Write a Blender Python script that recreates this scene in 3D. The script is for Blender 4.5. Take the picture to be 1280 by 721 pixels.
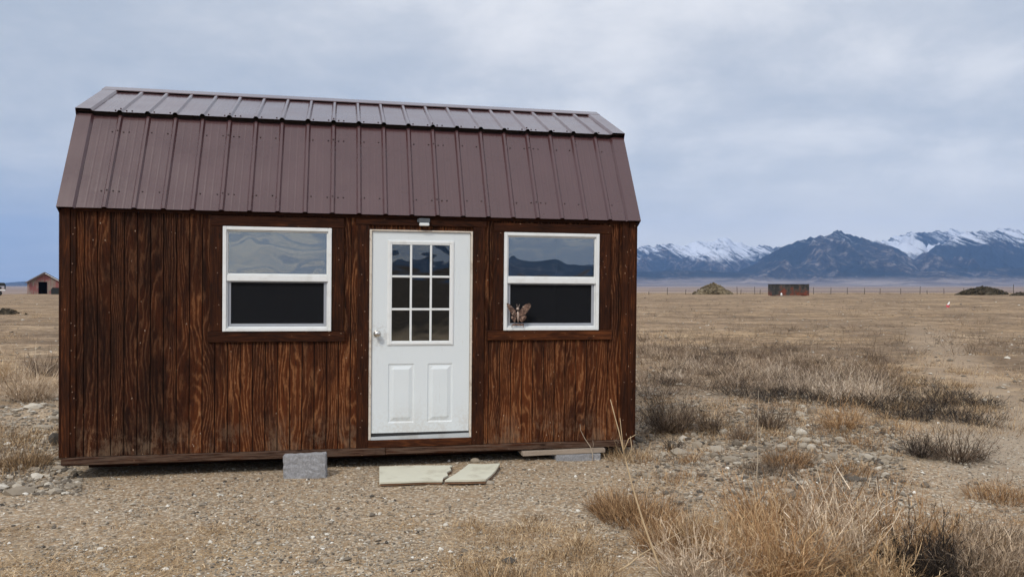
import bpy, bmesh, math, random
import numpy as np
from mathutils import Vector, Matrix

# ------------------------------------------------------------------ start
for o in list(bpy.data.objects):
    bpy.data.objects.remove(o, do_unlink=True)
S = bpy.context.scene
C = S.collection
R = math.radians

# ------------------------------------------------------------------ camera
FPX = 1024.2                 # focal length in photograph pixels (1280 wide)
HORIZ = 356.4                # horizon row
CAMH = 1.6
cam = bpy.data.cameras.new('camera')
cam.lens = FPX * 36.0 / 1280.0
cam.sensor_width = 36.0
cam.clip_start = 0.05
cam.clip_end = 60000
cam_ob = bpy.data.objects.new('camera', cam)
cam_ob.location = (0, 0, CAMH)
cam_ob.rotation_euler = (R(90) - 0.004, 0, 0)
C.objects.link(cam_ob)
S.camera = cam_ob

# ------------------------------------------------------------------ look
S.view_settings.view_transform = 'Standard'
S.view_settings.look = 'None'
S.view_settings.exposure = 0.55
S.view_settings.gamma = 1.0
S.view_settings.use_curve_mapping = False

# ------------------------------------------------------------------ node helper
class NT:
    def __init__(s, tree):
        s.t = tree; s.n = tree.nodes; s.l = tree.links; s.n.clear()
    def put(s, sock, v):
        if v is None: return
        if isinstance(v, bpy.types.NodeSocket): s.l.new(v, sock)
        elif isinstance(v, (int, float)):
            try: sock.default_value = v
            except TypeError: sock.default_value = (v,) * len(sock.default_value)
        else:
            v = tuple(v)
            if len(sock.default_value) == 4 and len(v) == 3: v = v + (1,)
            sock.default_value = v
    def node(s, typ, **k):
        n = s.n.new(typ)
        for a, b in k.items(): setattr(n, a, b)
        return n
    def m(s, op, a, b=None, c=None, clamp=False):
        n = s.node('ShaderNodeMath', operation=op); n.use_clamp = clamp
        s.put(n.inputs[0], a); s.put(n.inputs[1], b)
        if c is not None: s.put(n.inputs[2], c)
        return n.outputs[0]
    def vm(s, op, a, b=None):
        n = s.node('ShaderNodeVectorMath', operation=op)
        s.put(n.inputs[0], a); s.put(n.inputs[1], b)
        return n.outputs['Value'] if op in ('LENGTH', 'DOT_PRODUCT') else n.outputs[0]
    def sep(s, v):
        n = s.node('ShaderNodeSeparateXYZ'); s.put(n.inputs[0], v); return n.outputs
    def comb(s, x, y, z):
        n = s.node('ShaderNodeCombineXYZ')
        for i, q in enumerate((x, y, z)): s.put(n.inputs[i], q)
        return n.outputs[0]
    def noise(s, v, scale, detail=2, rough=.5, dist=0, lac=2.0):
        n = s.node('ShaderNodeTexNoise'); s.put(n.inputs['Vector'], v)
        n.inputs['Scale'].default_value = scale; n.inputs['Detail'].default_value = detail
        n.inputs['Roughness'].default_value = rough; n.inputs['Distortion'].default_value = dist
        n.inputs['Lacunarity'].default_value = lac
        return n.outputs[0]
    def vor(s, v, scale, out='Distance', feature='F1', rand=1.0):
        n = s.node('ShaderNodeTexVoronoi', feature=feature); s.put(n.inputs['Vector'], v)
        n.inputs['Scale'].default_value = scale; n.inputs['Randomness'].default_value = rand
        return n.outputs[out]
    def ramp(s, f, stops, interp='LINEAR'):
        n = s.node('ShaderNodeValToRGB'); s.put(n.inputs[0], f)
        e = n.color_ramp.elements; n.color_ramp.interpolation = interp
        while len(e) < len(stops): e.new(0.5)
        for i, (p, c) in enumerate(stops):
            e[i].position = p
            if isinstance(c, (int, float)): c = (c, c, c)
            e[i].color = tuple(c) + ((1,) if len(c) == 3 else ())
        return n.outputs[0]
    def step(s, f, a, b):
        n = s.node('ShaderNodeMapRange'); n.interpolation_type = 'SMOOTHSTEP'
        s.put(n.inputs[0], f); n.inputs[1].default_value = a; n.inputs[2].default_value = b
        return n.outputs[0]
    def mix(s, f, a, b, mode='MIX'):
        n = s.node('ShaderNodeMix', data_type='RGBA', blend_type=mode)
        s.put(n.inputs[0], f); s.put(n.inputs[6], a); s.put(n.inputs[7], b)
        return n.outputs[2]
    def bump(s, h, strength=.5, dist=.01, normal=None):
        n = s.node('ShaderNodeBump'); n.inputs['Strength'].default_value = strength
        n.inputs['Distance'].default_value = dist; s.put(n.inputs['Height'], h)
        if normal is not None: s.put(n.inputs['Normal'], normal)
        return n.outputs[0]
    def attr(s, name):
        n = s.node('ShaderNodeAttribute'); n.attribute_name = name; return n.outputs['Fac']
    def rnd(s):
        return s.node('ShaderNodeObjectInfo').outputs['Random']
    def obj(s):
        return s.node('ShaderNodeTexCoord').outputs['Object']
    def pos(s):
        return s.node('ShaderNodeNewGeometry').outputs['Position']

def material(name):
    m = bpy.data.materials.new(name); m.use_nodes = True
    return m, NT(m.node_tree)

def finish(n, color, rough=.8, metal=0, normal=None, spec=.5, **k):
    b = n.node('ShaderNodeBsdfPrincipled')
    n.put(b.inputs['Base Color'], color); n.put(b.inputs['Roughness'], rough)
    n.put(b.inputs['Metallic'], metal); n.put(b.inputs['Specular IOR Level'], spec)
    if normal is not None: n.put(b.inputs['Normal'], normal)
    for a, v in k.items(): n.put(b.inputs[a], v)
    o = n.node('ShaderNodeOutputMaterial'); n.l.new(b.outputs[0], o.inputs[0])
    return b

# ------------------------------------------------------------------ world: high thin overcast over a daylight sky
SUN_EL, SUN_AZ = R(46), R(205)         # azimuth clockwise from +Y (north): behind the viewer, to the left
world = bpy.data.worlds.new('World'); S.world = world; world.use_nodes = True
w = NT(world.node_tree)
sky = w.node('ShaderNodeTexSky'); sky.sky_type = 'NISHITA'; sky.sun_disc = False
sky.sun_elevation = SUN_EL; sky.sun_rotation = SUN_AZ; sky.air_density = 1.0; sky.dust_density = 1.0
bg1 = w.node('ShaderNodeBackground'); w.put(bg1.inputs[0], sky.outputs[0]); bg1.inputs[1].default_value = 0.10
d = w.node('ShaderNodeTexCoord').outputs['Generated']
dx, dy, dz = w.sep(d)
up = w.m('MAXIMUM', dz, 0.0)
den = w.m('ADD', up, 0.16)
pl = w.comb(w.m('DIVIDE', dx, den), w.m('DIVIDE', dy, den), 0.0)
n_big = w.noise(w.vm('MULTIPLY', pl, (1.0, 1.0, 1)), 0.42, 3, .5, .3)
n_mid = w.noise(w.vm('ADD', pl, (3.1, 7.7, 0)), 1.5, 6, .55, .25)
n_dir = w.noise(w.vm('MULTIPLY', d, (1, 1, 1.8)), 4.2, 7, .60, .2)
tex = w.m('ADD', w.m('MULTIPLY', n_big, .34), w.m('ADD', w.m('MULTIPLY', n_mid, .30), w.m('MULTIPLY', n_dir, .36)))
tone = w.step(tex, .37, .63)
cloud = w.ramp(tone, [(0, (.345, .385, .445)), (.5, (.465, .487, .525)), (1, (.64, .64, .65))])
# brighter towards the right-hand (east) horizon, bluer and deeper on the left-hand one
east = w.step(dx, -.5, .5)
low = w.m('SUBTRACT', 1.0, w.step(up, .0, .17))
cloud = w.mix(w.m('MULTIPLY', w.m('MULTIPLY', low, east), .80), cloud, (.92, .87, .80))
cloud = w.mix(w.m('MULTIPLY', w.m('MULTIPLY', low, w.m('SUBTRACT', 1.0, east)), .55), cloud, (.21, .30, .47))
# behind the viewer: streaks of cloud with a warm break along the south horizon
back = w.step(w.m('MULTIPLY', dy, -1), .15, .75)
stre = w.noise(w.vm('MULTIPLY', d, (2.0, 2.0, 30)), 1.6, 5, .55, .6)
warm = w.mix(w.step(stre, .42, .58), (.46, .49, .53), (.95, .87, .70))
cloud = w.mix(w.m('MULTIPLY', back, w.m('SUBTRACT', 1.0, w.step(up, .08, .30))), cloud, warm)
zen = w.m('ADD', 1.0, w.m('MULTIPLY', w.step(up, .25, .85), .75))
bg2 = w.node('ShaderNodeBackground'); w.put(bg2.inputs[0], cloud); w.put(bg2.inputs[1], zen)
mxs = w.node('ShaderNodeMixShader'); mxs.inputs[0].default_value = .90
w.l.new(bg1.outputs[0], mxs.inputs[1]); w.l.new(bg2.outputs[0], mxs.inputs[2])
wo = w.node('ShaderNodeOutputWorld'); w.l.new(mxs.outputs[0], wo.inputs[0])

# ------------------------------------------------------------------ sun behind the overcast
sl = bpy.data.lights.new('sun', 'SUN'); sl.energy = 1.5; sl.angle = R(10); sl.color = (1.0, .94, .84)
so = bpy.data.objects.new('sun', sl); C.objects.link(so)
sd = Vector((math.sin(SUN_AZ) * math.cos(SUN_EL), math.cos(SUN_AZ) * math.cos(SUN_EL), math.sin(SUN_EL)))
so.rotation_euler = sd.to_track_quat('Z', 'Y').to_euler()

# ------------------------------------------------------------------ object helpers
def tag(o, label=None, cat=None, group=None, kind=None):
    if label: o['label'] = label
    if cat: o['category'] = cat
    if group: o['group'] = group
    if kind: o['kind'] = kind
    return o

def mesh_obj(name, v, f, mat=None, parent=None, smooth=False, attrs=None):
    me = bpy.data.meshes.new(name)
    v = np.asarray(v, dtype=np.float32)
    if isinstance(f, np.ndarray):
        k = f.shape[1]; nf = len(f)
        me.vertices.add(len(v)); me.vertices.foreach_set('co', v.ravel())
        me.loops.add(nf * k); me.loops.foreach_set('vertex_index', f.astype(np.int32).ravel())
        me.polygons.add(nf); me.polygons.foreach_set('loop_start', np.arange(0, nf * k, k, dtype=np.int32))
        me.update(calc_edges=True)
        if smooth: me.polygons.foreach_set('use_smooth', np.ones(nf, dtype=bool))
        else: me.polygons.foreach_set('use_smooth', np.zeros(nf, dtype=bool))
    else:
        me.from_pydata([tuple(map(float, q)) for q in v], [], f); me.update()
        for p in me.polygons: p.use_smooth = smooth
    if attrs:
        for an, av in attrs.items():
            a = me.attributes.new(an, 'FLOAT', 'POINT'); a.data.foreach_set('value', np.asarray(av, dtype=np.float32))
    if mat: me.materials.append(mat)
    o = bpy.data.objects.new(name, me); C.objects.link(o)
    if parent: o.parent = parent
    return o

def empty(name, loc=(0, 0, 0), rz=0, parent=None):
    o = bpy.data.objects.new(name, None); C.objects.link(o); o.location = loc
    o.rotation_euler = (0, 0, rz); o.empty_display_size = .2
    if parent: o.parent = parent
    return o

class MB:
    def __init__(s): s.v = []; s.f = []
    def add(s, v, f):
        b = len(s.v); s.v += [tuple(q) for q in v]; s.f += [[b + i for i in q] for q in f]; return s
    def box(s, x0, x1, y0, y1, z0, z1, c=0.0):
        if c <= 0:
            v = [(x, y, z) for z in (z0, z1) for y in (y0, y1) for x in (x0, x1)]
            return s.add(v, [[0, 2, 3, 1], [4, 5, 7, 6], [0, 1, 5, 4], [2, 6, 7, 3], [0, 4, 6, 2], [1, 3, 7, 5]])
        bm = bmesh.new(); bmesh.ops.create_cube(bm, size=1)
        for q in bm.verts:
            q.co = Vector(((x0 + x1) / 2 + q.co.x * (x1 - x0), (y0 + y1) / 2 + q.co.y * (y1 - y0), (z0 + z1) / 2 + q.co.z * (z1 - z0)))
        bmesh.ops.bevel(bm, geom=bm.edges[:] , offset=c, segments=1, affect='EDGES')
        bm.verts.index_update()
        s.add([q.co[:] for q in bm.verts], [[q.index for q in fc.verts] for fc in bm.faces]); bm.free(); return s
    def prism(s, pts, a, b, axis='y'):
        """outline pts (2-D) extruded from a to b along axis"""
        n = len(pts)
        def P(p, t):
            return (p[0], t, p[1]) if axis == 'y' else ((t, p[0], p[1]) if axis == 'x' else (p[0], p[1], t))
        v = [P(p, a) for p in pts] + [P(p, b) for p in pts]
        f = [list(range(n)), list(range(2 * n - 1, n - 1, -1))] + [[i, i + n, (i + 1) % n + n, (i + 1) % n] for i in range(n)]
        return s.add(v, f)
    def tube(s, pts, rad, sides=6):
        pts = [Vector(p) for p in pts]; n = len(pts); rings = []
        if isinstance(rad, (int, float)): rad = [rad] * n
        for i, p in enumerate(pts):
            t = (pts[min(i + 1, n - 1)] - pts[max(i - 1, 0)]).normalized()
            a = t.orthogonal().normalized() if i == 0 else (A - t * A.dot(t)).normalized()
            A = a; b = t.cross(a)
            rings.append([p + (a * math.cos(k * 2 * math.pi / sides) + b * math.sin(k * 2 * math.pi / sides)) * rad[i] for k in range(sides)])
        v = [q[:] for r in rings for q in r]
        f = [[i * sides + k, i * sides + (k + 1) % sides, (i + 1) * sides + (k + 1) % sides, (i + 1) * sides + k] for i in range(n - 1) for k in range(sides)]
        f += [list(range(sides))[::-1], [(n - 1) * sides + k for k in range(sides)]]
        return s.add(v, f)
    def lathe(s, prof, cx, cz, y0, n=20):
        """profile of (radius, y) turned about a -Y pointing axis at (cx, cz)"""
        v = []; f = []; m = len(prof)
        for k in range(n):
            a = 2 * math.pi * k / n
            for r, y in prof: v.append((cx + r * math.cos(a), y0 + y, cz + r * math.sin(a)))
        for k in range(n):
            for i in range(m - 1):
                f.append([k * m + i, k * m + i + 1, ((k + 1) % n) * m + i + 1, ((k + 1) % n) * m + i])
        return s.add(v, f)
    def build(s, name, mat, parent=None, smooth=False):
        o = mesh_obj(name, s.v, s.f, mat, parent, smooth)
        bm = bmesh.new(); bm.from_mesh(o.data); bmesh.ops.recalc_face_normals(bm, faces=bm.faces); bm.to_mesh(o.data); bm.free()
        return o

# ------------------------------------------------------------------ numpy noise
def _hash(ix, iy, seed):
    h = (ix.astype(np.int64) * 374761393 + iy.astype(np.int64) * 668265263 + seed * 2147483647) & 0xffffffff
    h = ((h ^ (h >> 13)) * 1274126177) & 0xffffffff
    return ((h ^ (h >> 16)) & 0xffff) / 65535.0
def vnoise(x, y, seed=0):
    x = np.asarray(x, float); y = np.asarray(y, float)
    ix = np.floor(x); iy = np.floor(y); fx = x - ix; fy = y - iy
    fx = fx * fx * fx * (fx * (fx * 6 - 15) + 10); fy = fy * fy * fy * (fy * (fy * 6 - 15) + 10)
    a = _hash(ix, iy, seed); b = _hash(ix + 1, iy, seed); c = _hash(ix, iy + 1, seed); e = _hash(ix + 1, iy + 1, seed)
    return (a + (b - a) * fx) * (1 - fy) + (c + (e - c) * fx) * fy
def fbm(x, y, seed=0, oct=4, gain=.5):
    t = 0; a = 1; s = 0
    for i in range(oct):
        t = t + a * (vnoise(x, y, seed + i * 17) - .5); s += a; a *= gain
        x, y = (x * 1.6 - y * 1.2) + 5.3, (x * 1.2 + y * 1.6) + 1.7
    return t / s * 2
def ridged(x, y, seed=0, oct=5, gain=.5):
    t = 0; a = 1; s = 0; wgt = 1
    for i in range(oct):
        q = 1 - np.abs(vnoise(x, y, seed + i * 31) * 2 - 1); q = q * q * wgt
        wgt = np.clip(q * 1.6, 0, 1)
        t = t + a * q; s += a; a *= gain
        x, y = (x * 1.6 - y * 1.2) + 2.3, (x * 1.2 + y * 1.6) + 4.7
    return t / s

def sm(x, a, b):
    t = np.clip((np.asarray(x, float) - a) / (b - a), 0, 1); return t * t * (3 - 2 * t)

def ground_h(x, y):
    x = np.asarray(x, float); y = np.asarray(y, float)
    r = np.hypot(x, y)
    z = .022 * fbm(x * .45, y * .45, 3, 3) * sm(r, 1, 6)
    z = z + .010 * fbm(x * 3.1, y * 3.1, 11, 3) * (1 - sm(r, 12, 30))
    z = z + .10 * fbm(x * .09, y * .09, 5, 3) * sm(r, 11, 40)
    z = z + .30 * fbm(x * .02, y * .02, 9, 2) * sm(r, 40, 90) * (1 - sm(r, 300, 900))
    # low stony bank to the right of the cabin
    bank = np.exp(-(((x - 3.3) / 1.7) ** 2 + ((y - 8.9) / 1.7) ** 2))
    z = z + bank * (.05 + .07 * ridged(x * .9, y * .9, 21, 3))
    bank2 = np.exp(-(((x + 4.4) / .8) ** 2 + ((y - 8.0) / 1.1) ** 2))
    z = z + bank2 * .08
    # the bench ends behind the fence, the valley floor lies lower
    z = z - 5.4 * sm(y, 146, 330)
    z = z - 5.4 * sm(-y, 146, 330) * (1 - sm(y, -1, 0))
    return z
def gz(x, y): return float(ground_h(np.array([x]), np.array([y]))[0])
def gp(px, py):
    """point of the ground seen at a place of the photograph"""
    Y = CAMH * FPX / max(py - HORIZ, .5)
    for _ in range(6):
        X = (px - 640) / FPX * Y
        Y = (CAMH - gz(X, Y)) * FPX / max(py - HORIZ, .5)
    X = (px - 640) / FPX * Y
    return X, Y, gz(X, Y)

rng = np.random.default_rng(7); random.seed(7)

# ------------------------------------------------------------------ materials
def wood_siding():
    m, n = material('stained_plywood_siding')
    p = n.obj(); u, v, z = n.sep(p)
    sheet = n.m('MULTIPLY', n.m('FLOOR', n.m('DIVIDE', n.m('SUBTRACT', u, .10), 1.2192)), 7.31)
    def nz(su, sz, off, det, rough, dist=0.0):
        return n.noise(n.comb(n.m('MULTIPLY', u, su), n.m('ADD', sheet, off), n.m('MULTIPLY', z, sz)), 1.0, det, rough, dist)
    warp = nz(7.0, 1.6, 0.0, 5, .6)
    field = nz(2.4, .45, 3.0, 2, .5, .35)
    ph = n.m('ADD', n.m('MULTIPLY', field, 58.0), n.m('ADD', n.m('MULTIPLY', warp, 15.0), n.m('MULTIPLY', u, 95)))
    ring = n.m('ABSOLUTE', n.m('SINE', ph))
    line = n.m('POWER', ring, 7.0)
    fib = nz(62, 2.4, 9.0, 6, .75)            # fibres a few millimetres wide
    spk = nz(38, 14, 5.0, 6, .8)              # broken flecks of stain
    patch = nz(8, 1.5, 0.0, 8, .70, .5)
    patch2 = nz(1.7, .9, 4.0, 3, .5)
    lowm = n.m('SUBTRACT', 1.0, n.step(z, .55, 1.15))
    side = n.step(u, .65, 1.5)
    wear = n.m('ADD', n.m('ADD', n.m('MULTIPLY', patch, .60), .115), n.m('ADD', n.m('MULTIPLY', patch2, .30), n.m('ADD', n.m('MULTIPLY', n.m('MULTIPLY', lowm, side), .10), n.m('MULTIPLY', n.m('SUBTRACT', side, 1.0), .035))))
    wear = n.m('ADD', wear, n.m('ADD', n.m('MULTIPLY', n.m('SUBTRACT', n.rnd(), .5), .07), n.m('MULTIPLY', n.m('SUBTRACT', spk, .5), .30)))
    base = n.ramp(wear, [(.46, (.0135, .0040, .0018)), (.58, (.037, .0098, .0032)), (.70, (.078, .0205, .0058)), (.86, (.140, .039, .0110))])
    base = n.mix(n.m('MULTIPLY', n.step(fib, .50, .66), .42), base, (.072, .030, .015))
    base = n.mix(n.m('MULTIPLY', n.m('SUBTRACT', 1.0, n.step(fib, .34, .46)), .65), base, (.006, .0024, .0014))
    lm = n.m('MULTIPLY', line, n.m('MULTIPLY', n.step(spk, .32, .50), n.step(patch, .34, .54)))
    col = n.mix(n.m('MULTIPLY', lm, n.m('ADD', .42, n.m('MULTIPLY', side, .22))), base, n.mix(n.step(wear, .5, .75), (.125, .058, .030), (.29, .125, .050)))
    # bare pale fibre where the stain has gone
    bare = n.m('MULTIPLY', n.step(n.m('ADD', n.m('MULTIPLY', patch, .6), n.m('MULTIPLY', spk, .5)), .63, .70), n.m('ADD', n.m('MULTIPLY', lowm, .70), .06))
    col = n.mix(n.m('MULTIPLY', bare, n.m('MULTIPLY', n.step(fib, .40, .58), .75)), col, (.37, .22, .115))
    spl = n.m('MULTIPLY', n.m('SUBTRACT', 1.0, n.step(z, .10, .42)), n.step(n.m('ADD', n.m('MULTIPLY', spk, .5), n.m('MULTIPLY', n.noise(p, 5, 5, .65), .5)), .46, .60))
    col = n.mix(n.m('MULTIPLY', spl, .50), col, (.17, .115, .075))
    ch = n.vor(n.comb(n.m('MULTIPLY', u, 16), 1.0, n.m('MULTIPLY', z, 9)), 1.0)
    col = n.mix(n.m('MULTIPLY', n.m('SUBTRACT', 1.0, n.step(ch, .045, .085)), n.m('MULTIPLY', n.step(patch, .5, .56), .7)), col, (.45, .33, .24))
    h = n.m('ADD', n.m('MULTIPLY', ring, -.6), n.m('ADD', n.m('MULTIPLY', fib, 1.0), n.m('MULTIPLY', spk, .5)))
    finish(n, col, n.ramp(fib, [(.3, .70), (.7, .9)]), 0, n.bump(h, .7, .004), .12)
    return m

def wood_trim(axis, name, light=0.0, grey=0.0):
    m, n = material(name)
    p = n.obj(); u, v, z = n.sep(p)
    if axis == 'h': u, z = z, u
    r = n.m('MULTIPLY', n.rnd(), 31)
    g = n.noise(n.comb(n.m('MULTIPLY', u, 13), n.m('ADD', r, v), n.m('MULTIPLY', z, .9)), 1.0, 2, .5, .4)
    ring = n.m('ABSOLUTE', n.m('SINE', n.m('MULTIPLY', g, 44)))
    fine = n.noise(n.comb(n.m('MULTIPLY', u, 70), r, n.m('MULTIPLY', z, 3.5)), 1.0, 6, .75)
    patch = n.noise(n.comb(n.m('MULTIPLY', u, 11), r, n.m('MULTIPLY', z, 3.2)), 1.0, 8, .72)
    t = n.m('ADD', n.m('MULTIPLY', patch, .7), n.m('MULTIPLY', n.m('SUBTRACT', 1.0, ring), .13))
    base = n.ramp(n.m('ADD', t, .07 + light), [(.38, (.014, .0042, .0018)), (.56, (.040, .0115, .0038)), (.78, (.135, .042, .0125))])
    col = n.mix(n.m('MULTIPLY', n.step(fine, .45, .75), .35), base, (.085, .031, .014))
    if grey: col = n.mix(n.m('MULTIPLY', n.step(fine, .35, .6), grey), col, (.135, .090, .065))
    kn = n.vor(n.comb(n.m('MULTIPLY', u, 6), r, n.m('MULTIPLY', z, 2.2)), 1.0)
    col = n.mix(n.m('MULTIPLY', n.m('SUBTRACT', 1.0, n.step(kn, .03, .10)), .8), col, (.012, .005, .003))
    ch = n.vor(n.comb(n.m('MULTIPLY', u, 34), r, n.m('MULTIPLY', z, 14)), 1.0)
    chips = n.m('MULTIPLY', n.m('SUBTRACT', 1.0, n.step(ch, .06, .13)), n.step(patch, .52, .60))
    col = n.mix(n.m('MULTIPLY', chips, .75), col, (.50, .34, .22))
    h = n.m('ADD', n.m('MULTIPLY', ring, -.4), n.m('MULTIPLY', fine, .7))
    finish(n, col, .68, 0, n.bump(h, .45, .002), .12)
    return m

def simple(name, col, rough=.6, metal=0, var=.12, scale=8, bumpd=0, spec=.5, stretch=(1, 1, 1), dirt=None, dirt_amt=0.0, dirt_scale=3):
    m, n = material(name)
    p = n.vm('MULTIPLY', n.obj(), stretch)
    q = n.noise(p, scale, 5, .6)
    c = n.mix(q, tuple(x * (1 - var) for x in col), tuple(min(1, x * (1 + var)) for x in col))
    if dirt:
        c = n.mix(n.m('MULTIPLY', n.step(n.noise(p, dirt_scale, 5, .65), .48, .72), dirt_amt), c, dirt)
    nm = n.bump(n.noise(p, scale * 6, 4, .6), .5, bumpd) if bumpd else None
    finish(n, c, n.m('ADD', rough - .05, n.m('MULTIPLY', q, .1)), metal, nm, spec)
    return m

def roof_metal():
    m, n = material('painted_brown_roof_steel')
    p = n.obj(); u, v, z = n.sep(p)
    st = n.noise(n.comb(n.m('MULTIPLY', u, 60), n.m('MULTIPLY', v, .8), n.m('MULTIPLY', z, .8)), 1.0, 3, .6)
    bl = n.noise(p, 2.2, 4, .6)
    c = n.ramp(n.m('ADD', n.m('MULTIPLY', st, .5), n.m('MULTIPLY', bl, .5)), [(.3, (.060, .027, .028)), (.7, (.078, .035, .037))])
    sp = n.noise(p, 55, 3, .6)
    c = n.mix(n.m('MULTIPLY', n.step(sp, .60, .72), .10), c, (.20, .16, .15))
    c = n.mix(n.m('MULTIPLY', n.m('SUBTRACT', n.rnd(), .5), .12), c, (.05, .03, .03))
    h = n.m('ADD', n.m('MULTIPLY', st, .6), n.m('MULTIPLY', bl, 1.5))
    finish(n, c, n.ramp(bl, [(.3, .24), (.7, .36)]), 0, n.bump(h, .3, .004), .35, **{'Coat Weight': .55, 'Coat Roughness': .12})
    return m

def glass(name, refl, wavy, tint=(1, 1, 1), dark=.0, seed=0.0, wscale=1.0):
    """a pane: part clear, part mirror, gently buckled so that it bends what it reflects"""
    m, n = material(name)
    p = n.obj(); u, v, z = n.sep(p)
    h1 = n.noise(n.comb(n.m('MULTIPLY', u, 2.6 * wscale), seed, n.m('MULTIPLY', z, 4.2 * wscale)), 1.0, 1, .4, .5)
    nm = n.bump(h1, 1.0, wavy)
    gl = n.node('ShaderNodeBsdfGlossy'); n.put(gl.inputs['Color'], (.93, .96, .95)); gl.inputs['Roughness'].default_value = .012
    n.put(gl.inputs['Normal'], nm)
    tr = n.node('ShaderNodeBsdfTransparent'); n.put(tr.inputs['Color'], tint)
    mx = n.node('ShaderNodeMixShader')
    fr = n.node('ShaderNodeFresnel'); fr.inputs['IOR'].default_value = 1.5
    n.put(mx.inputs[0], n.m('ADD', refl, fr.outputs[0], clamp=True))
    n.l.new(tr.outputs[0], mx.inputs[1]); n.l.new(gl.outputs[0], mx.inputs[2])
    o = n.node('ShaderNodeOutputMaterial'); n.l.new(mx.outputs[0], o.inputs[0])
    return m

def screen_mesh():
    m, n = material('insect_screen_mesh')
    b = n.node('ShaderNodeBsdfDiffuse'); n.put(b.inputs[0], (.018, .019, .022))
    tr = n.node('ShaderNodeBsdfTransparent'); mx = n.node('ShaderNodeMixShader')
    f = n.noise(n.obj(), 4, 3, .5)
    n.put(mx.inputs[0], n.m('ADD', .60, n.m('MULTIPLY', f, .12)))
    n.l.new(tr.outputs[0], mx.inputs[1]); n.l.new(b.outputs[0], mx.inputs[2])
    o = n.node('ShaderNodeOutputMaterial'); n.l.new(mx.outputs[0], o.inputs[0]); return m

def toned(name, stops, rough=.85, bumpscale=0, bumpd=.002, patch=0.0, patchcol=(.3, .3, .3), pscale=3, spec=.3):
    """colour picked piece by piece from the mesh attribute 'tone'"""
    m, n = material(name)
    c = n.ramp(n.attr('tone'), stops)
    p = n.pos()
    q = n.noise(p, pscale, 4, .6)
    if patch: c = n.mix(n.m('MULTIPLY', n.step(q, .45, .7), patch), c, patchcol)
    c = n.mix(.35, c, n.mix(n.noise(p, 40, 3, .6), tuple([.25] * 3), tuple([.75] * 3)), 'OVERLAY')
    nm = n.bump(n.noise(p, bumpscale, 4, .6), .6, bumpd) if bumpscale else None
    finish(n, c, rough, 0, nm, spec)
    return m

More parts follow.
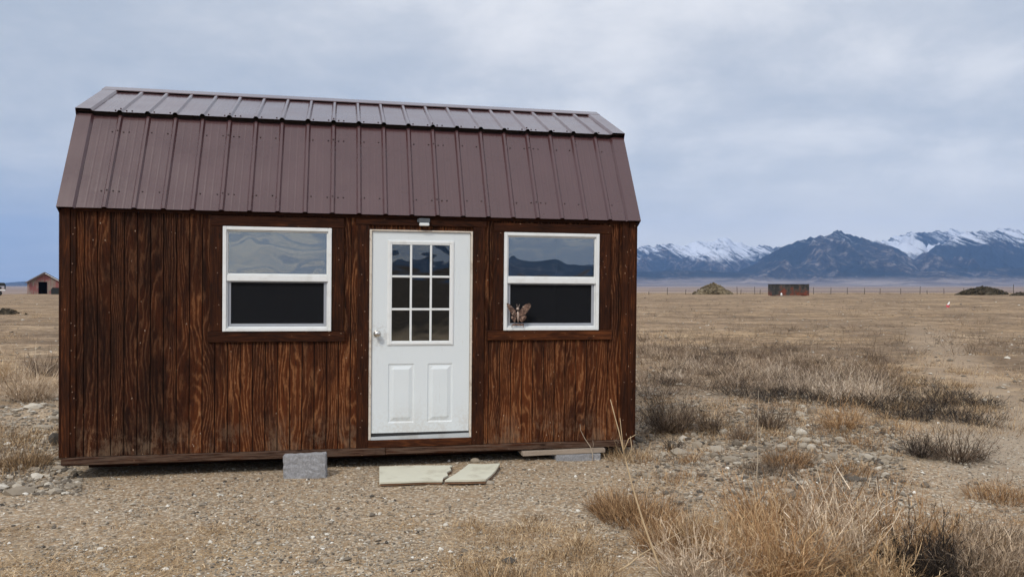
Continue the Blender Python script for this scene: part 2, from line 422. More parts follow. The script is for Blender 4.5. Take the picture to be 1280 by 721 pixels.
def ground_mat():
    m, n = material('gravel_and_dry_field')
    p = n.pos(); x, y, z = n.sep(p)
    p2 = n.comb(x, y, 0.0)
    r = n.vm('LENGTH', p2)
    # stones at three sizes
    cells = n.vor(p2, 62, 'Color'); cd = n.vor(p2, 62, 'Distance')
    cells2 = n.vor(n.vm('ADD', p2, (3, 1, 0)), 27, 'Color'); cd2 = n.vor(n.vm('ADD', p2, (3, 1, 0)), 27, 'Distance')
    cells3 = n.vor(n.vm('ADD', p2, (9, 1, 0)), 9, 'Color')
    s1 = n.sep(cells)[0]; s2 = n.sep(cells2)[1]; s3 = n.sep(cells3)[0]
    soil = n.mix(n.noise(p2, 5.5, 6, .65), (.24, .172, .108), (.39, .288, .185))
    st1 = n.ramp(s1, [(0, (.12, .095, .07)), (.35, (.245, .195, .140)), (.75, (.36, .30, .225)), (1, (.62, .56, .46))])
    st2 = n.ramp(s2, [(0, (.12, .10, .08)), (.6, (.28, .23, .175)), (1, (.56, .51, .43))])
    g_amt = n.noise(n.vm('ADD', p2, (17, 3, 0)), .9, 4, .6)
    col = n.mix(n.m('MULTIPLY', n.step(n.m('ADD', s1, n.m('MULTIPLY', n.m('SUBTRACT', g_amt, .5), 1.2)), .25, .55), .85), soil, st1)
    col = n.mix(n.m('MULTIPLY', n.m('MULTIPLY', n.step(n.m('ADD', s2, n.m('SUBTRACT', g_amt, .5)), .55, .75), n.m('SUBTRACT', 1.0, n.step(cd2, .25, .5))), .8), col, st2)
    gk = n.noise(n.vm('ADD', p2, (3, 48, 0)), 22, 6, .8)
    col = n.mix(.55, col, n.ramp(gk, [(.38, .14), (.5, .5), (.62, .86)]), 'OVERLAY')
    # dry litter and short straw lying in patches
    fib = n.noise(n.vm('MULTIPLY', p2, (1, 1, 1)), 38, 5, .7, 1.2)
    pa = n.noise(n.vm('ADD', p2, (41, 13, 0)), .55, 5, .62)
    near = n.m('SUBTRACT', 1.0, n.step(r, 9, 16))
    straw_amt = n.m('ADD', n.step(pa, .50, .66), n.m('MULTIPLY', n.step(r, 9, 22), .35), clamp=True)
    front = n.m('SUBTRACT', 1.0, n.step(r, 4.4, 5.8))
    straw_amt = n.m('ADD', straw_amt, n.m('MULTIPLY', front, .40), clamp=True)
    col = n.mix(n.m('MULTIPLY', straw_amt, n.step(fib, .42, .62)), col, (.37, .265, .145))
    # the field: metres-wide mottling of bare earth, straw and grey scrub
    f1 = n.noise(n.vm('ADD', p2, (5, 50, 0)), .35, 7, .68)
    f2 = n.noise(n.vm('ADD', p2, (70, 5, 0)), .11, 6, .66)
    f3 = n.noise(n.vm('MULTIPLY', p2, (.5, 1, 1)), .022, 4, .6)
    field = n.ramp(f1, [(.38, (.070, .050, .034)), (.46, (.18, .130, .084)), (.54, (.32, .245, .160)), (.64, (.55, .45, .32))])
    field = n.mix(n.step(f2, .50, .62), field, n.ramp(f1, [(.38, (.17, .12, .075)), (.6, (.42, .31, .18))]))
    dk = n.noise(n.vm('ADD', n.vm('MULTIPLY', p2, (.9, 1, 1)), (9, 90, 0)), .75, 8, .80)
    field = n.mix(n.m('MULTIPLY', n.step(dk, .48, .56), .78), field, (.085, .060, .041))
    field = n.mix(n.m('MULTIPLY', n.m('SUBTRACT', 1.0, n.step(dk, .36, .45)), .6), field, (.56, .47, .34))
    field = n.mix(n.m('MULTIPLY', n.step(f3, .48, .56), .5), field, (.35, .265, .175))
    spk = n.ramp(s3, [(0, (.13, .09, .06)), (.5, (.31, .235, .16)), (.93, (.40, .32, .23)), (1, (.72, .66, .55))])
    field = n.mix(.35, field, spk)
    belt = n.noise(n.vm('ADD', n.vm('MULTIPLY', p2, (.6, 1, 1)), (60, 21, 0)), .14, 8, .76)
    field = n.mix(n.m('MULTIPLY', n.step(belt, .50, .60), .55), field, (.125, .090, .062))
    field = n.mix(n.m('MULTIPLY', n.m('SUBTRACT', 1.0, n.step(belt, .38, .46)), .45), field, (.50, .385, .235))
    k1 = n.noise(n.vm('ADD', p2, (33, 8, 0)), 2.6, 7, .88); k2 = n.noise(n.vm('ADD', n.vm('MULTIPLY', p2, (.85, 1, 1)), (3, 80, 0)), .55, 8, .84)
    field = n.mix(.75, field, n.ramp(n.m('ADD', n.m('MULTIPLY', k1, .5), n.m('MULTIPLY', k2, .5)), [(.40, .04), (.5, .40), (.61, .86)]), 'OVERLAY')
    ff = n.step(r, 8, 17)
    col = n.mix(n.m('MULTIPLY', ff, .85), col, field)
    # smooth trodden dirt along the right-hand track
    tr = n.m('ABSOLUTE', n.m('SUBTRACT', n.m('SUBTRACT', x, n.m('MULTIPLY', y, .46)), 1.25))
    tr = n.m('SUBTRACT', 1.0, n.step(n.m('ADD', tr, n.m('MULTIPLY', n.noise(p2, .8, 3, .6), .9)), .75, 1.5))
    tr = n.m('MULTIPLY', tr, n.m('MULTIPLY', n.step(y, 5.5, 7.5), n.m('SUBTRACT', 1.0, n.step(y, 22, 38))))
    col = n.mix(n.m('MULTIPLY', tr, .60), col, (.335, .28, .215))
    # valley floor beyond the fence
    far = n.step(r, 160, 420)
    b1 = n.noise(n.vm('MULTIPLY', p2, (.25, 1, 1)), .0022, 5, .6)
    valley = n.ramp(b1, [(.38, (.16, .125, .115)), (.5, (.24, .195, .17)), (.62, (.36, .31, .26))])
    col = n.mix(far, col, valley)
    col = n.mix(1.0, col, n.mix(ff, (.93, .895, .86), (.97, .88, .795)), 'MULTIPLY')
    scrub = n.m('MULTIPLY', n.step(n.m('MULTIPLY', y, -1), 3.5, 10), n.m('SUBTRACT', 1.0, n.m('MULTIPLY', n.step(f1, .5, .62), .12)))
    col = n.mix(n.m('MULTIPLY', scrub, .97), col, (.032, .024, .018))
    hb = n.m('ADD', n.m('MULTIPLY', n.m('SUBTRACT', 1.0, cd), .5), n.m('ADD', n.m('MULTIPLY', n.m('SUBTRACT', 1.0, cd2), n.m('MULTIPLY', s2, 1.2)), n.m('MULTIPLY', fib, .5)))
    hb = n.m('ADD', hb, n.m('MULTIPLY', f1, n.m('MULTIPLY', ff, 6)))
    hb = n.m('MULTIPLY', hb, n.m('SUBTRACT', 1.0, n.m('MULTIPLY', n.step(r, 60, 200), .9)))
    finish(n, col, .92, 0, n.bump(hb, .8, .012), .15)
    return m

M = {}
M['siding'] = wood_siding()
M['trim_v'] = wood_trim('v', 'stained_trim_upright')
M['trim_h'] = wood_trim('h', 'stained_trim_level')
M['trim_l'] = wood_trim('h', 'worn_stained_sill', .13)
M['trim_s'] = wood_trim('h', 'sun_bleached_skirt', .02, .65)
M['trim_c'] = wood_trim('v', 'stained_corner_board', .05)
M['roof'] = roof_metal()
M['white'] = simple('white_vinyl', (.74, .76, .76), .38, 0, .04, 6, dirt=(.45, .42, .36), dirt_amt=.25, dirt_scale=9)
M['door'] = simple('white_painted_door', (.66, .70, .72), .42, 0, .03, 2.5, dirt=(.50, .49, .45), dirt_amt=.22, dirt_scale=4, bumpd=.0006)
m, n = material('white_painted_door'); p = n.obj(); a_, b_, c_ = n.sep(p)
q = n.noise(p, 3, 6, .7); q2 = n.noise(p, 38, 5, .7)
c = n.mix(q, (.64, .69, .715), (.69, .73, .745))
c = n.mix(n.m('MULTIPLY', n.m('MULTIPLY', n.m('SUBTRACT', 1.0, n.step(c_, .16, .52)), n.step(n.m('ADD', n.m('MULTIPLY', q, .5), n.m('MULTIPLY', q2, .5)), .42, .60)), .38), c, (.44, .39, .32))
kd = n.vm('LENGTH', n.vm('SUBTRACT', p, (2.53, 0, 1.02)))
c = n.mix(n.m('MULTIPLY', n.m('MULTIPLY', n.m('SUBTRACT', 1.0, n.step(kd, .04, .16)), n.step(q2, .42, .62)), .45), c, (.40, .37, .33))
c = n.mix(n.m('MULTIPLY', n.step(n.noise(n.vm('MULTIPLY', p, (30, 1, 3)), 1.0, 5, .7), .60, .70), .30), c, (.46, .43, .38))
finish(n, c, .42, 0, n.bump(n.noise(p, 2.0, 3, .5), .4, .004)); M['door'] = m
M['cream'] = simple('cream_jamb', (.62, .56, .48), .55, 0, .12, 14, dirt=(.28, .20, .14), dirt_amt=.6, dirt_scale=18)
M['grey_sash'] = simple('grey_aluminium_sash', (.36, .38, .42), .40, .2, .10, 10)
M['thresh'] = simple('pale_threshold', (.52, .55, .57), .4, .2, .10, 10, dirt=(.3, .26, .2), dirt_amt=.5)
M['dark'] = simple('dark_gap_shade', (.012, .012, .013), .7)  # near black, stands in for shade in the gap under the door
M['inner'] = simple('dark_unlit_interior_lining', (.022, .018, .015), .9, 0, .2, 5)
M['sheath'] = simple('dark_backing_board', (.014, .008, .006), .95, 0, .3, 5)
M['nickel'] = simple('brushed_nickel', (.62, .60, .56), .28, 1.0, .05, 20)
M['lampgrey'] = simple('grey_lamp_housing', (.09, .10, .11), .5, .3, .15, 20)
M['lampwhite'] = simple('white_lamp_lens', (.72, .74, .74), .3, 0, .05, 20)
M['pane_a'] = glass('wavy_cloudy_pane', .27, .0042, tint=(.5, .5, .5), seed=2.0)
M['pane_b'] = glass('wavy_pane', .27, .0022, tint=(.5, .5, .5), seed=3.3)
M['pane_low'] = glass('lower_sash_pane', .03, .004, seed=5.0)
M['pane_door'] = glass('door_pane', .15, .0016, tint=(.3, .3, .3), seed=7.0, wscale=1.5)
M['screen'] = screen_mesh()
M['screw'] = simple('dark_screw_heads', (.05, .03, .03), .5, .4)
M['nail'] = simple('dull_nail', (.22, .13, .09), .6, .3, .5, 40)
M['ground'] = ground_mat()

# ------------------------------------------------------------------ GROUND
def build_ground():
    a1 = np.arange(-44, 44.01, .33); a2 = np.concatenate([np.arange(47, 313, 6.0)])
    ang = np.radians(np.concatenate([a1, a2])); na = len(ang)
    rad = np.concatenate([[.35, .8, 1.5, 2.2, 2.8], np.geomspace(3.1, 60, 250), np.geomspace(62, 12000, 110)])
    A, Rr = np.meshgrid(ang, rad)
    X = np.sin(A) * Rr; Y = np.cos(A) * Rr; Z = ground_h(X, Y)
    V = np.stack([X, Y, Z], -1).reshape(-1, 3)
    nr = len(rad); i = np.arange(nr - 1)[:, None]; j = np.arange(na)[None, :]
    jn = (j + 1) % na
    F = np.stack([i * na + j, i * na + jn, (i + 1) * na + jn, (i + 1) * na + j], -1).reshape(-1, 4)
    F = F[:, ::-1]
    V = np.vstack([V, [[0, 0, 0]]])
    o = mesh_obj('ground', V, F, M['ground'], smooth=True)
    # close the small hole under the viewer
    bm = bmesh.new(); bm.from_mesh(o.data); bm.verts.ensure_lookup_table()
    c = bm.verts[len(V) - 1]
    for k in range(na):
        f = bm.faces.new((bm.verts[k], c, bm.verts[(k + 1) % na])); f.smooth = True; f.material_index = 0
    bmesh.ops.recalc_face_normals(bm, faces=bm.faces)
    bm.normal_update(); bm.faces.ensure_lookup_table()
    if bm.faces[10].normal.z < 0: bmesh.ops.reverse_faces(bm, faces=bm.faces)
    bm.to_mesh(o.data); bm.free()
    tag(o, kind='structure')
build_ground()

# ------------------------------------------------------------------ MOUNTAINS
def mountain_mat():
    m, n = material('pine_and_rock_slopes_with_snow')
    p = n.pos(); x, y, z = n.sep(p)
    a = n.noise(p, .0035, 8, .66, .4); b = n.noise(p, .013, 6, .7)
    gul = n.noise(n.comb(n.m('ADD', x, n.m('MULTIPLY', z, 1.1)), n.m('MULTIPLY', y, .18), n.m('MULTIPLY', z, .35)), .012, 7, .72, .6)
    rock = n.ramp(b, [(.35, (.010, .012, .014)), (.5, (.040, .036, .033)), (.66, (.24, .205, .18))])
    forest = n.mix(b, (.006, .010, .012), (.022, .025, .022))
    col = n.mix(n.step(n.m('ADD', n.m('MULTIPLY', a, .35), n.m('ADD', n.m('MULTIPLY', gul, .35), n.m('MULTIPLY', n.attr('relief'), .38))), .44, .56), forest, rock)  # lighter ridges and darker valleys: relief shading put into the rock and forest colour
    lowz = n.m('SUBTRACT', 1.0, n.step(n.m('ADD', z, n.m('MULTIPLY', a, 60)), 45, 105))
    fan = n.mix(n.step(n.noise(n.vm('MULTIPLY', p, (.3, 1, 1)), .006, 5, .6), .42, .6), (.15, .12, .105), (.33, .27, .23))
    col = n.mix(n.m('MULTIPLY', lowz, n.attr('fan')), col, fan)
    sn = n.attr('snow')
    sn = n.step(n.m('ADD', sn, n.m('ADD', n.m('MULTIPLY', n.m('SUBTRACT', gul, .5), 3.0), n.m('MULTIPLY', n.m('SUBTRACT', b, .5), .8))), .35, 1.0)
    col = n.mix(sn, col, (.66, .69, .76))
    finish(n, col, .9, 0, n.bump(n.m('ADD', a, n.m('MULTIPLY', b, .5)), 1.0, 55), .1)
    return m
M['mount'] = mountain_mat()

def prof(pts, t):
    xs = np.array([(q[0] - 640) / FPX for q in pts]); ys = np.array([(HORIZ - q[1]) / FPX for q in pts])
    return np.interp(t, xs, ys)

def build_mountains():
    t = np.concatenate([np.arange(-.30, .12, .006), np.arange(.12, .66, .0013), np.arange(.66, 2.2, .012)])
    yy = np.concatenate([np.arange(3500, 5600, 120), np.arange(5600, 10200, 30), np.arange(10200, 12000, 200)])
    T, Y = np.meshgrid(t, yy); X = T * Y
    ranges = [
        # silhouette, distance, width in front, width behind, snow level, roughness
        ([(150, 356), (400, 335), (600, 312), (700, 308), (793, 309), (830, 306.5), (862, 306), (882, 303.5), (903, 298.5), (925, 303.5), (940, 308.5), (960, 309), (985, 304), (1010, 305), (1060, 308), (1090, 305), (1100, 302), (1110, 299), (1125, 294), (1140, 288.5), (1152, 291), (1165, 291), (1190, 290.5), (1202, 291), (1230, 296), (1300, 300), (1500, 310), (1900, 330), (2600, 345)],
         9300, 2100, 1500, .43),
        ([(860, 357), (900, 348), (930, 336), (950, 325), (970, 314), (985, 308), (1000, 303.5), (1010, 298), (1022, 294), (1035, 290), (1047, 286.5), (1060, 290), (1080, 297), (1097, 303), (1112, 308), (1130, 316), (1150, 328), (1175, 338), (1200, 345), (1260, 353), (1300, 357)],
         7200, 1500, 1300, .60),
        ([(1100, 357), (1130, 335), (1150, 318), (1170, 306), (1190, 298), (1200, 290.5), (1213, 285.5), (1230, 286.5), (1250, 287), (1266, 288.5), (1280, 290), (1330, 292), (1380, 285), (1450, 297), (1550, 310), (1700, 330), (2000, 345), (2600, 350)],
         7800, 1700, 1300, .58),
        ([(700, 357), (760, 347), (800, 340), (850, 337), (900, 339), (960, 345), (1000, 350), (1060, 345), (1120, 341), (1180, 339), (1240, 336), (1290, 333), (1400, 330), (1600, 340), (2000, 350)],
         6500, 900, 900, 1.6),
    ]
    Z = np.full_like(X, -6.0); SN = np.zeros_like(X)
    e1 = ridged(X / 1050 + 3, Y / 1500, 41, 6, .55)
    e2 = ridged(X / 260 + 9, Y / 600, 77, 5, .6)
    er = .55 * e1 + .45 * e2
    for k, (pts, D, wf, wb, sl_) in enumerate(ranges):
        wob = D + 500 * fbm(X / 1400, Y * 0 + k * 3.3, 60 + k, 2)
        dd = Y - wob
        wfv = wf * (1 + .3 * fbm(X / 600, Y * 0 + 2.1 * k, 80 + k, 3))
        s = np.where(dd < 0, np.clip(1 + dd / wfv, 0, 1), np.clip(1 - dd / wb, 0, 1))
        s2 = s ** 1.25
        H = prof(pts, T) * wob + (CAMH + 6)
        H = np.maximum(H, 0)
        cr = s2 + (1 - s2) * s2 * 3.4 * (er - .40) - .10 * (1 - s2) * s2
        z = H * np.clip(cr, 0, 1.2) - 6
        crest = 1 - sm(np.abs(dd), 0, 700)
        z = z + crest * H * (.12 * fbm(X / 190, Y / 170, 90 + k, 5) + .055 * fbm(X / 45, Y / 60, 95 + k, 3))
        up_ = z > Z
        hn = z / 620.0
        sn = sm(hn, sl_ - .20, sl_ + .22) + .22 * (er - .5)
        sn = sn * (z > 60)
        sn = sn * (.55 + .9 * fbm(X / 420, Y / 2200, 33, 4) * .8 + .25)
        SN = np.where(up_, sn, SN); Z = np.maximum(Z, z)
    fan = 90 * sm(Y, 4600, 7800) * (.6 + .4 * fbm(X / 900, Y / 900, 7, 3)) * sm(T, -.1, .15) - 6.0
    Z = np.maximum(Z, fan)
    Z[0, :] = -20; Z[-1, :] = -20; Z[:, 0] = -20; Z[:, -1] = -20
    Z[1:4, :] -= 3
    na = len(t); nr = len(yy)
    V = np.stack([X, Y, Z], -1).reshape(-1, 3)
    i = np.arange(nr - 1)[:, None]; j = np.arange(na - 1)[None, :]
    F = np.stack([i * na + j, i * na + j + 1, (i + 1) * na + j + 1, (i + 1) * na + j], -1).reshape(-1, 4)
    tag(mesh_obj('mountains', V, F, M['mount'], smooth=True, attrs={'snow': SN.ravel(), 'relief': er.ravel(), 'fan': np.ones(er.size)}), kind='structure')
build_mountains()

def hills(name, pts_deg, D, wdt, seed, snowy=0.0):
    """rolling hills on an arc: (bearing, elevation in degrees) list"""
    b = np.radians(np.arange(pts_deg[0][0], pts_deg[-1][0] + .01, .4))
    el = np.interp(b, np.radians([q[0] for q in pts_deg]), np.radians([q[1] for q in pts_deg]))
    rr = np.linspace(-1, 1, 30)
    B, Q = np.meshgrid(b, rr); Rr = D + Q * wdt
    E = np.interp(B, b, el)
    X = np.sin(B) * Rr; Y = np.cos(B) * Rr
    H = np.tan(E) * D + 6
    Z = H * (1 - np.abs(Q) ** 1.6) * (1 + .20 * fbm(X / 700, Y / 700, seed, 4) - .15 * (1 - ridged(X / 500, Y / 500, seed + 3, 4)) * np.abs(Q)) - 6.5
    Z[0] = -20; Z[-1] = -20
    na = len(b); nr = len(rr)
    V = np.stack([X, Y, Z], -1).reshape(-1, 3)
    i = np.arange(nr - 1)[:, None]; j = np.arange(na - 1)[None, :]
    F = np.stack([i * na + j, i * na + j + 1, (i + 1) * na + j + 1, (i + 1) * na + j], -1).reshape(-1, 4)
    tag(mesh_obj(name, V, F, M['mount'], smooth=True, attrs={'snow': np.zeros(len(V)) + snowy, 'relief': .35 + .3 * fbm(V[:, 0] / 500, V[:, 1] / 500, 5, 3), 'fan': np.zeros(len(V))}), kind='structure')
hills('hills', [(-60, .1), (-45, .3), (-36, .12), (-32.2, .10), (-31.0, .22), (-30.4, .25), (-29.8, .22), (-29, .15), (-24, .2), (-15, .4), (-8, .3)], 9800, 1300, 5)
hills('hills', [(75, .6), (95, .9), (120, 1.3), (138, 1.2), (146, 1.35), (150, 1.2), (155, 1.3), (158, 1.1), (162, .8), (166, .7), (170, .5), (180, .45), (200, .8), (230, .8), (270, .7), (300, .4)], 7600, 1600, 15)

# ------------------------------------------------------------------ CABIN
LEN = 4.88
YAW, SROLL, SLEAN = .2024, .0073, .0107
MS = Matrix.Rotation(YAW, 3, 'Z') @ Matrix.Rotation(SLEAN, 3, 'X') @ Matrix.Rotation(SROLL, 3, 'Y')
cabin = empty('cabin', (-3.6589, 6.6563, .1548))
cabin.rotation_mode = 'QUATERNION'; cabin.rotation_quaternion = MS.to_quaternion()
tag(cabin, 'small dark brown wooden cabin with barn style metal roof, white door and two white windows', 'cabin')
MC = Matrix.Translation(cabin.location) @ MS.to_4x4()
def c2w(u, v, q): return MC @ Vector((u, v, q))

VE, HE, VK, HK, VR, HR = -.050, 2.074, .409, 2.94, 1.345, 3.327
DEP = 2 * VR
W1 = (1.240, 2.131, 1.066, 1.949); W2 = (3.642, 4.532, 1.066, 1.947); DR = (2.452, 3.360, .112, 1.949)
openings = [W1, W2, DR]

def cut(u0, u1, z0, z1):
    """upright strip minus the openings -> list of rectangles"""
    us = sorted({u0, u1} | {q for o in openings for q in o[:2] if u0 < q < u1})
    out = []
    for a, b in zip(us[:-1], us[1:]):
        if b - a < .006: continue
        segs = [(z0, z1)]
        for o in openings:
            if o[0] < (a + b) / 2 < o[1]:
                ns = []
                for p, q in segs:
                    if o[2] > p: ns.append((p, min(q, o[2])))
                    if o[3] < q: ns.append((max(p, o[3]), q))
                segs = ns
        out += [(a, b, p, q) for p, q in segs if q - p > .01]
    return out

PITCH = .1016; u = .06; k = 0
edges = []
while u < 4.82:
    edges.append((u, min(u + PITCH, 4.84))); u += PITCH
first = edges[0]
for (a, b) in edges:
    for (p, q, z0, z1) in cut(a, b, .047, 2.075):
        g = .0033 if abs(p - a) < 1e-6 else 0.0; g2 = .0033 if abs(q - b) < 1e-6 else 0.0
        dv = random.uniform(-.0006, .0006)
        pa, qa, c = p + g, q - g2, .0022
        mb = MB()
        mb.prism([(pa, .0115), (pa, c + dv), (pa + c, dv), (qa - c, dv), (qa, c + dv), (qa, .0115)], z0, z1, 'z')
        mb.build('siding_board', M['siding'], cabin)
# backing behind the boards, inside lining
mb = MB()
for (p, q, z0, z1) in cut(.02, 4.86, .02, 2.07): mb.box(p, q, .012, .055, z0, z1)
mb.build('wall_backing', M['sheath'], cabin)
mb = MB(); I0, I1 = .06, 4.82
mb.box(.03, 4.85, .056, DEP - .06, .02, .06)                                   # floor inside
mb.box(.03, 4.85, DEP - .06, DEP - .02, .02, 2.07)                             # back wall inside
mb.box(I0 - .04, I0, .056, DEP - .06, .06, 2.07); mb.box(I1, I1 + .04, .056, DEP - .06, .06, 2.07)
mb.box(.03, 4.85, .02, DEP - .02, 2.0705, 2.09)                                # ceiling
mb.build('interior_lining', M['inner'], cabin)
# gable walls and back wall (the sides the photograph hides)
gab = [(.02, .047), (DEP - .02, .047), (DEP - .02, 2.06), (DEP - VK - .06, 2.86), (VR, 3.26), (VK + .06, 2.86), (.02, 2.06)]
MB().prism(gab, -.002, .018, 'x').build('gable_wall', M['siding'], cabin)
MB().prism(gab, 4.862, 4.882, 'x').build('gable_wall', M['siding'], cabin)
MB().box(.02, 4.86, DEP - .019, DEP, .047, 2.06).build('back_wall', M['siding'], cabin)

def board(name, u0, u1, v0, v1, z0, z1, mat, c=.003):
    return MB().box(u0, u1, v0, v1, z0, z1, c).build(name, mat, cabin)
# corner boards
board('corner_board', -.004, .062, -.020, -.001, .046, 2.07, M['trim_c'])
board('corner_board', .064, .104, -.014, -.001, .046, 2.07, M['trim_v'])
board('corner_board', 4.822, 4.884, -.020, -.001, .046, 2.07, M['trim_c'])
board('corner_board', 4.756, 4.820, -.020, -.001, .046, 2.07, M['trim_c'])
board('corner_board', -.022, -.0045, -.018, .080, .046, 2.05, M['trim_v'])
board('corner_board', 4.8845, 4.902, -.018, .080, .046, 2.05, M['trim_v'])
# skirt: two boards meeting, and the skids they hide
board('skirt_board', -.004, 2.60, -.022, .012, -.018, .044, M['trim_s'], .004)
board('skirt_board', 2.603, 4.884, -.021, .012, -.014, .043, M['trim_s'], .004)
board('floor_rim', .0, 4.88, .013, .05, -.03, .019, M['trim_h'])
for v in (.35, DEP - .45): board('skid', .1, 4.78, v, v + .09, -.12, -.031, M['trim_h'])
MB().box(.02, 4.86, .051, DEP - .03, -.03, .018).build('floor_deck', M['sheath'], cabin)
# window 1 surround
T0 = -.019
board('window_trim', 1.137, 1.238, T0, -.001, 1.068, 1.950, M['trim_v'])
board('window_trim', 2.133, 2.236, T0, -.001, 1.068, 1.950, M['trim_v'])
board('window_trim', 1.137, 2.236, T0 - .001, -.001, 1.952, 2.040, M['trim_h'])
board('window_trim', 1.120, 2.247, T0 - .002, -.001, .975, 1.066, M['trim_h'])
# window 2 surround
board('window_trim', 3.545, 3.640, T0, -.001, 1.068, 1.950, M['trim_v'])
board('window_trim', 4.534, 4.645, T0, -.001, 1.068, 1.950, M['trim_v'])
board('window_trim', 3.545, 4.645, T0 - .001, -.001, 1.952, 2.030, M['trim_h'])
board('window_trim', 3.500, 4.664, T0 - .002, -.001, .978, 1.066, M['trim_l'])
# door surround
board('door_trim', 2.349, 2.450, T0, -.001, .046, 1.985, M['trim_v'])
board('door_trim', 3.362, 3.468, T0, -.001, .046, 1.985, M['trim_v'])
board('door_trim', 2.335, 3.482, T0 - .001, -.001, 1.987, 2.045, M['trim_h'])
board('door_sill_board', 2.451, 3.361, -.024, -.001, .047, .111, M['trim_l'])
board('eave_board', .02, 4.86, -.0125, -.0015, 2.046, 2.085, M['trim_h'], 0)
# nail heads
mb = MB()
for uu in (.083, .085, 4.79, 4.85, 2.40, 3.415, 1.19, 2.18, 3.59, 4.59):
    for zz in (.35, .62, .95, 1.22, 1.62, 1.85):
        a = uu + random.uniform(-.02, .02); b_ = zz + random.uniform(-.12, .1)
        vv = -.0215
        if 1.0 < uu < 2.3 or uu > 3.5 and uu < 4.7:
            if b_ < 1.1: continue
        mb.box(a - .004, a + .004, vv, -.012, b_ - .004, b_ + .004)
o = mb.build('nail_heads', M['nail'], cabin); tag(o, kind='stuff')

# ---- windows
def make_window(W, pane_mat, tilt=0.0):
    u0, u1, z0, z1 = W; zm = 1.516
    fr = .030; V0 = -.034
    mb = MB()
    mb.box(u0, u0 + fr, V0, .05, z0, z1, .003); mb.box(u1 - fr, u1, V0, .05, z0, z1, .003)
    mb.box(u0 + fr, u1 - fr, V0 + .001, .05, z1 - fr, z1 - .0005, .003); mb.box(u0 + fr, u1 - fr, V0 + .001, .05, z0 + .0005, z0 + fr * .95, .003)
    win = mb.build('window', M['white'], cabin)
    def sub(name, mat, *bx):
        q = MB()
        for b_ in bx: q.box(*b_)
        return q.build(name, mat, win)
    a0, a1 = u0 + fr, u1 - fr
    sub('meeting_rail', M['white'], (a0, a1, -.026, .04, zm - .026, zm + .026, .003))
    s = .012
    sub('upper_sash', M['white'], (a0, a0 + s, -.018, .03, zm + .027, z1 - fr, .002), (a1 - s, a1, -.018, .03, zm + .027, z1 - fr, .002),
        (a0 + s, a1 - s, -.017, .03, z1 - fr - s, z1 - fr - .0005, .002), (a0 + s, a1 - s, -.017, .03, zm + .0265, zm + .026 + s, .002))
    pz0, pz1 = zm + .026 + s, z1 - fr - s
    MB().prism([(-.004 - tilt, pz0), (-.001 - tilt, pz0), (.001 + tilt, pz1), (-.002 + tilt, pz1)], a0 + s, a1 - s, 'x').build('pane', pane_mat, win)
    # lower opening: outer lip, grey screen frame, screen, glass behind
    g = .024
    sub('lower_sash', M['white'], (a0, a0 + .010, -.012, .03, z0 + fr, zm - .027, .002), (a1 - .010, a1, -.012, .03, z0 + fr, zm - .027, .002),
        (a0 + .010, a1 - .010, -.011, .03, z0 + fr * .96, z0 + fr + .010, .002))
    b0, b1, y0, y1 = a0 + .010, a1 - .010, z0 + fr + .010, zm - .027
    sub('screen_frame', M['grey_sash'], (b0, b0 + g, -.002, .012, y0, y1, .002), (b1 - g, b1, -.002, .012, y0, y1, .002),
        (b0 + g, b1 - g, -.001, .012, y0 + .0005, y0 + g, .002), (b0 + g, b1 - g, -.001, .012, y1 - .010, y1 - .0005, .002))
    sub('insect_screen', M['screen'], (b0 + g, b1 - g, .004, .0045, y0 + g, y1 - .010))
    sub('pane', M['pane_low'], (b0 + g * .5, b1 - g * .5, .020, .024, y0 + .01, y1 - .005))
    return win
w1 = make_window(W1, M['pane_a'], .0028); w2 = make_window(W2, M['pane_b'])

# ---- door
def door_slab():
    """moulded slab: height map over the door face, with a hole for the glazing"""
    u0, u1, z0, z1 = 2.477, 3.338, .170, 1.934
    L0, L1, LZ0, LZ1 = 2.640, 3.168, .962, 1.832
    pan = [(2.620, 2.850, .255, .775), (2.965, 3.190, .255, .775)]
    us = {u0, u1, L0, L1}; zs = {z0, z1, LZ0, LZ1}
    offs = (0, .010, .020, .026, .050)
    for (a, b, c, d_) in pan:
        for q in offs: us |= {a + q, b - q}; zs |= {c + q, d_ - q}
    us = sorted(us); zs = sorted(zs)
    def depth(a, z):
        for (p, q, r, s) in pan:
            dd = min(a - p, q - a, z - r, s - z)
            if dd > -1e-6: return float(np.interp(dd, [0, .010, .020, .026, .050], [0, .0055, .0055, .0035, -.0035]))
        return 0.0
    mb = MB(); V = {}
    for i, a in enumerate(us):
        for j, z in enumerate(zs):
            V[i, j] = len(mb.v); mb.v.append((a, .004 + depth(a, z), z))
    for i in range(len(us) - 1):
        for j in range(len(zs) - 1):
            ca, cz = (us[i] + us[i + 1]) / 2, (zs[j] + zs[j + 1]) / 2
            if L0 < ca < L1 and LZ0 < cz < LZ1: continue
            mb.f.append([V[i, j], V[i + 1, j], V[i + 1, j + 1], V[i, j + 1]])
    # edges and back as four solid rails behind the moulded skin
    mb.box(u0, L0, .0105, .044, z0, z1); mb.box(L1, u1, .0105, .044, z0, z1); mb.box(L0, L1, .0105, .044, LZ1, z1); mb.box(L0, L1, .0105, .044, z0, LZ0)
    mb.box(u0, u0 + .003, .0042, .0105, z0, z1); mb.box(u1 - .003, u1, .0042, .0105, z0, z1)
    mb.box(u0, u1, .0042, .0105, z0, z0 + .003); mb.box(u0, u1, .0042, .0105, z1 - .003, z1)
    mb2 = mb
    o = mesh_obj('door', mb2.v, mb2.f, M['door'], cabin)
    return o
door = door_slab()
def dsub(name, mat, *bx):
    q = MB()
    for b_ in bx: q.box(*b_)
    return q.build(name, mat, door)
f0, f1, fz0, fz1 = 2.610, 3.193, .938, 1.858
s = .038
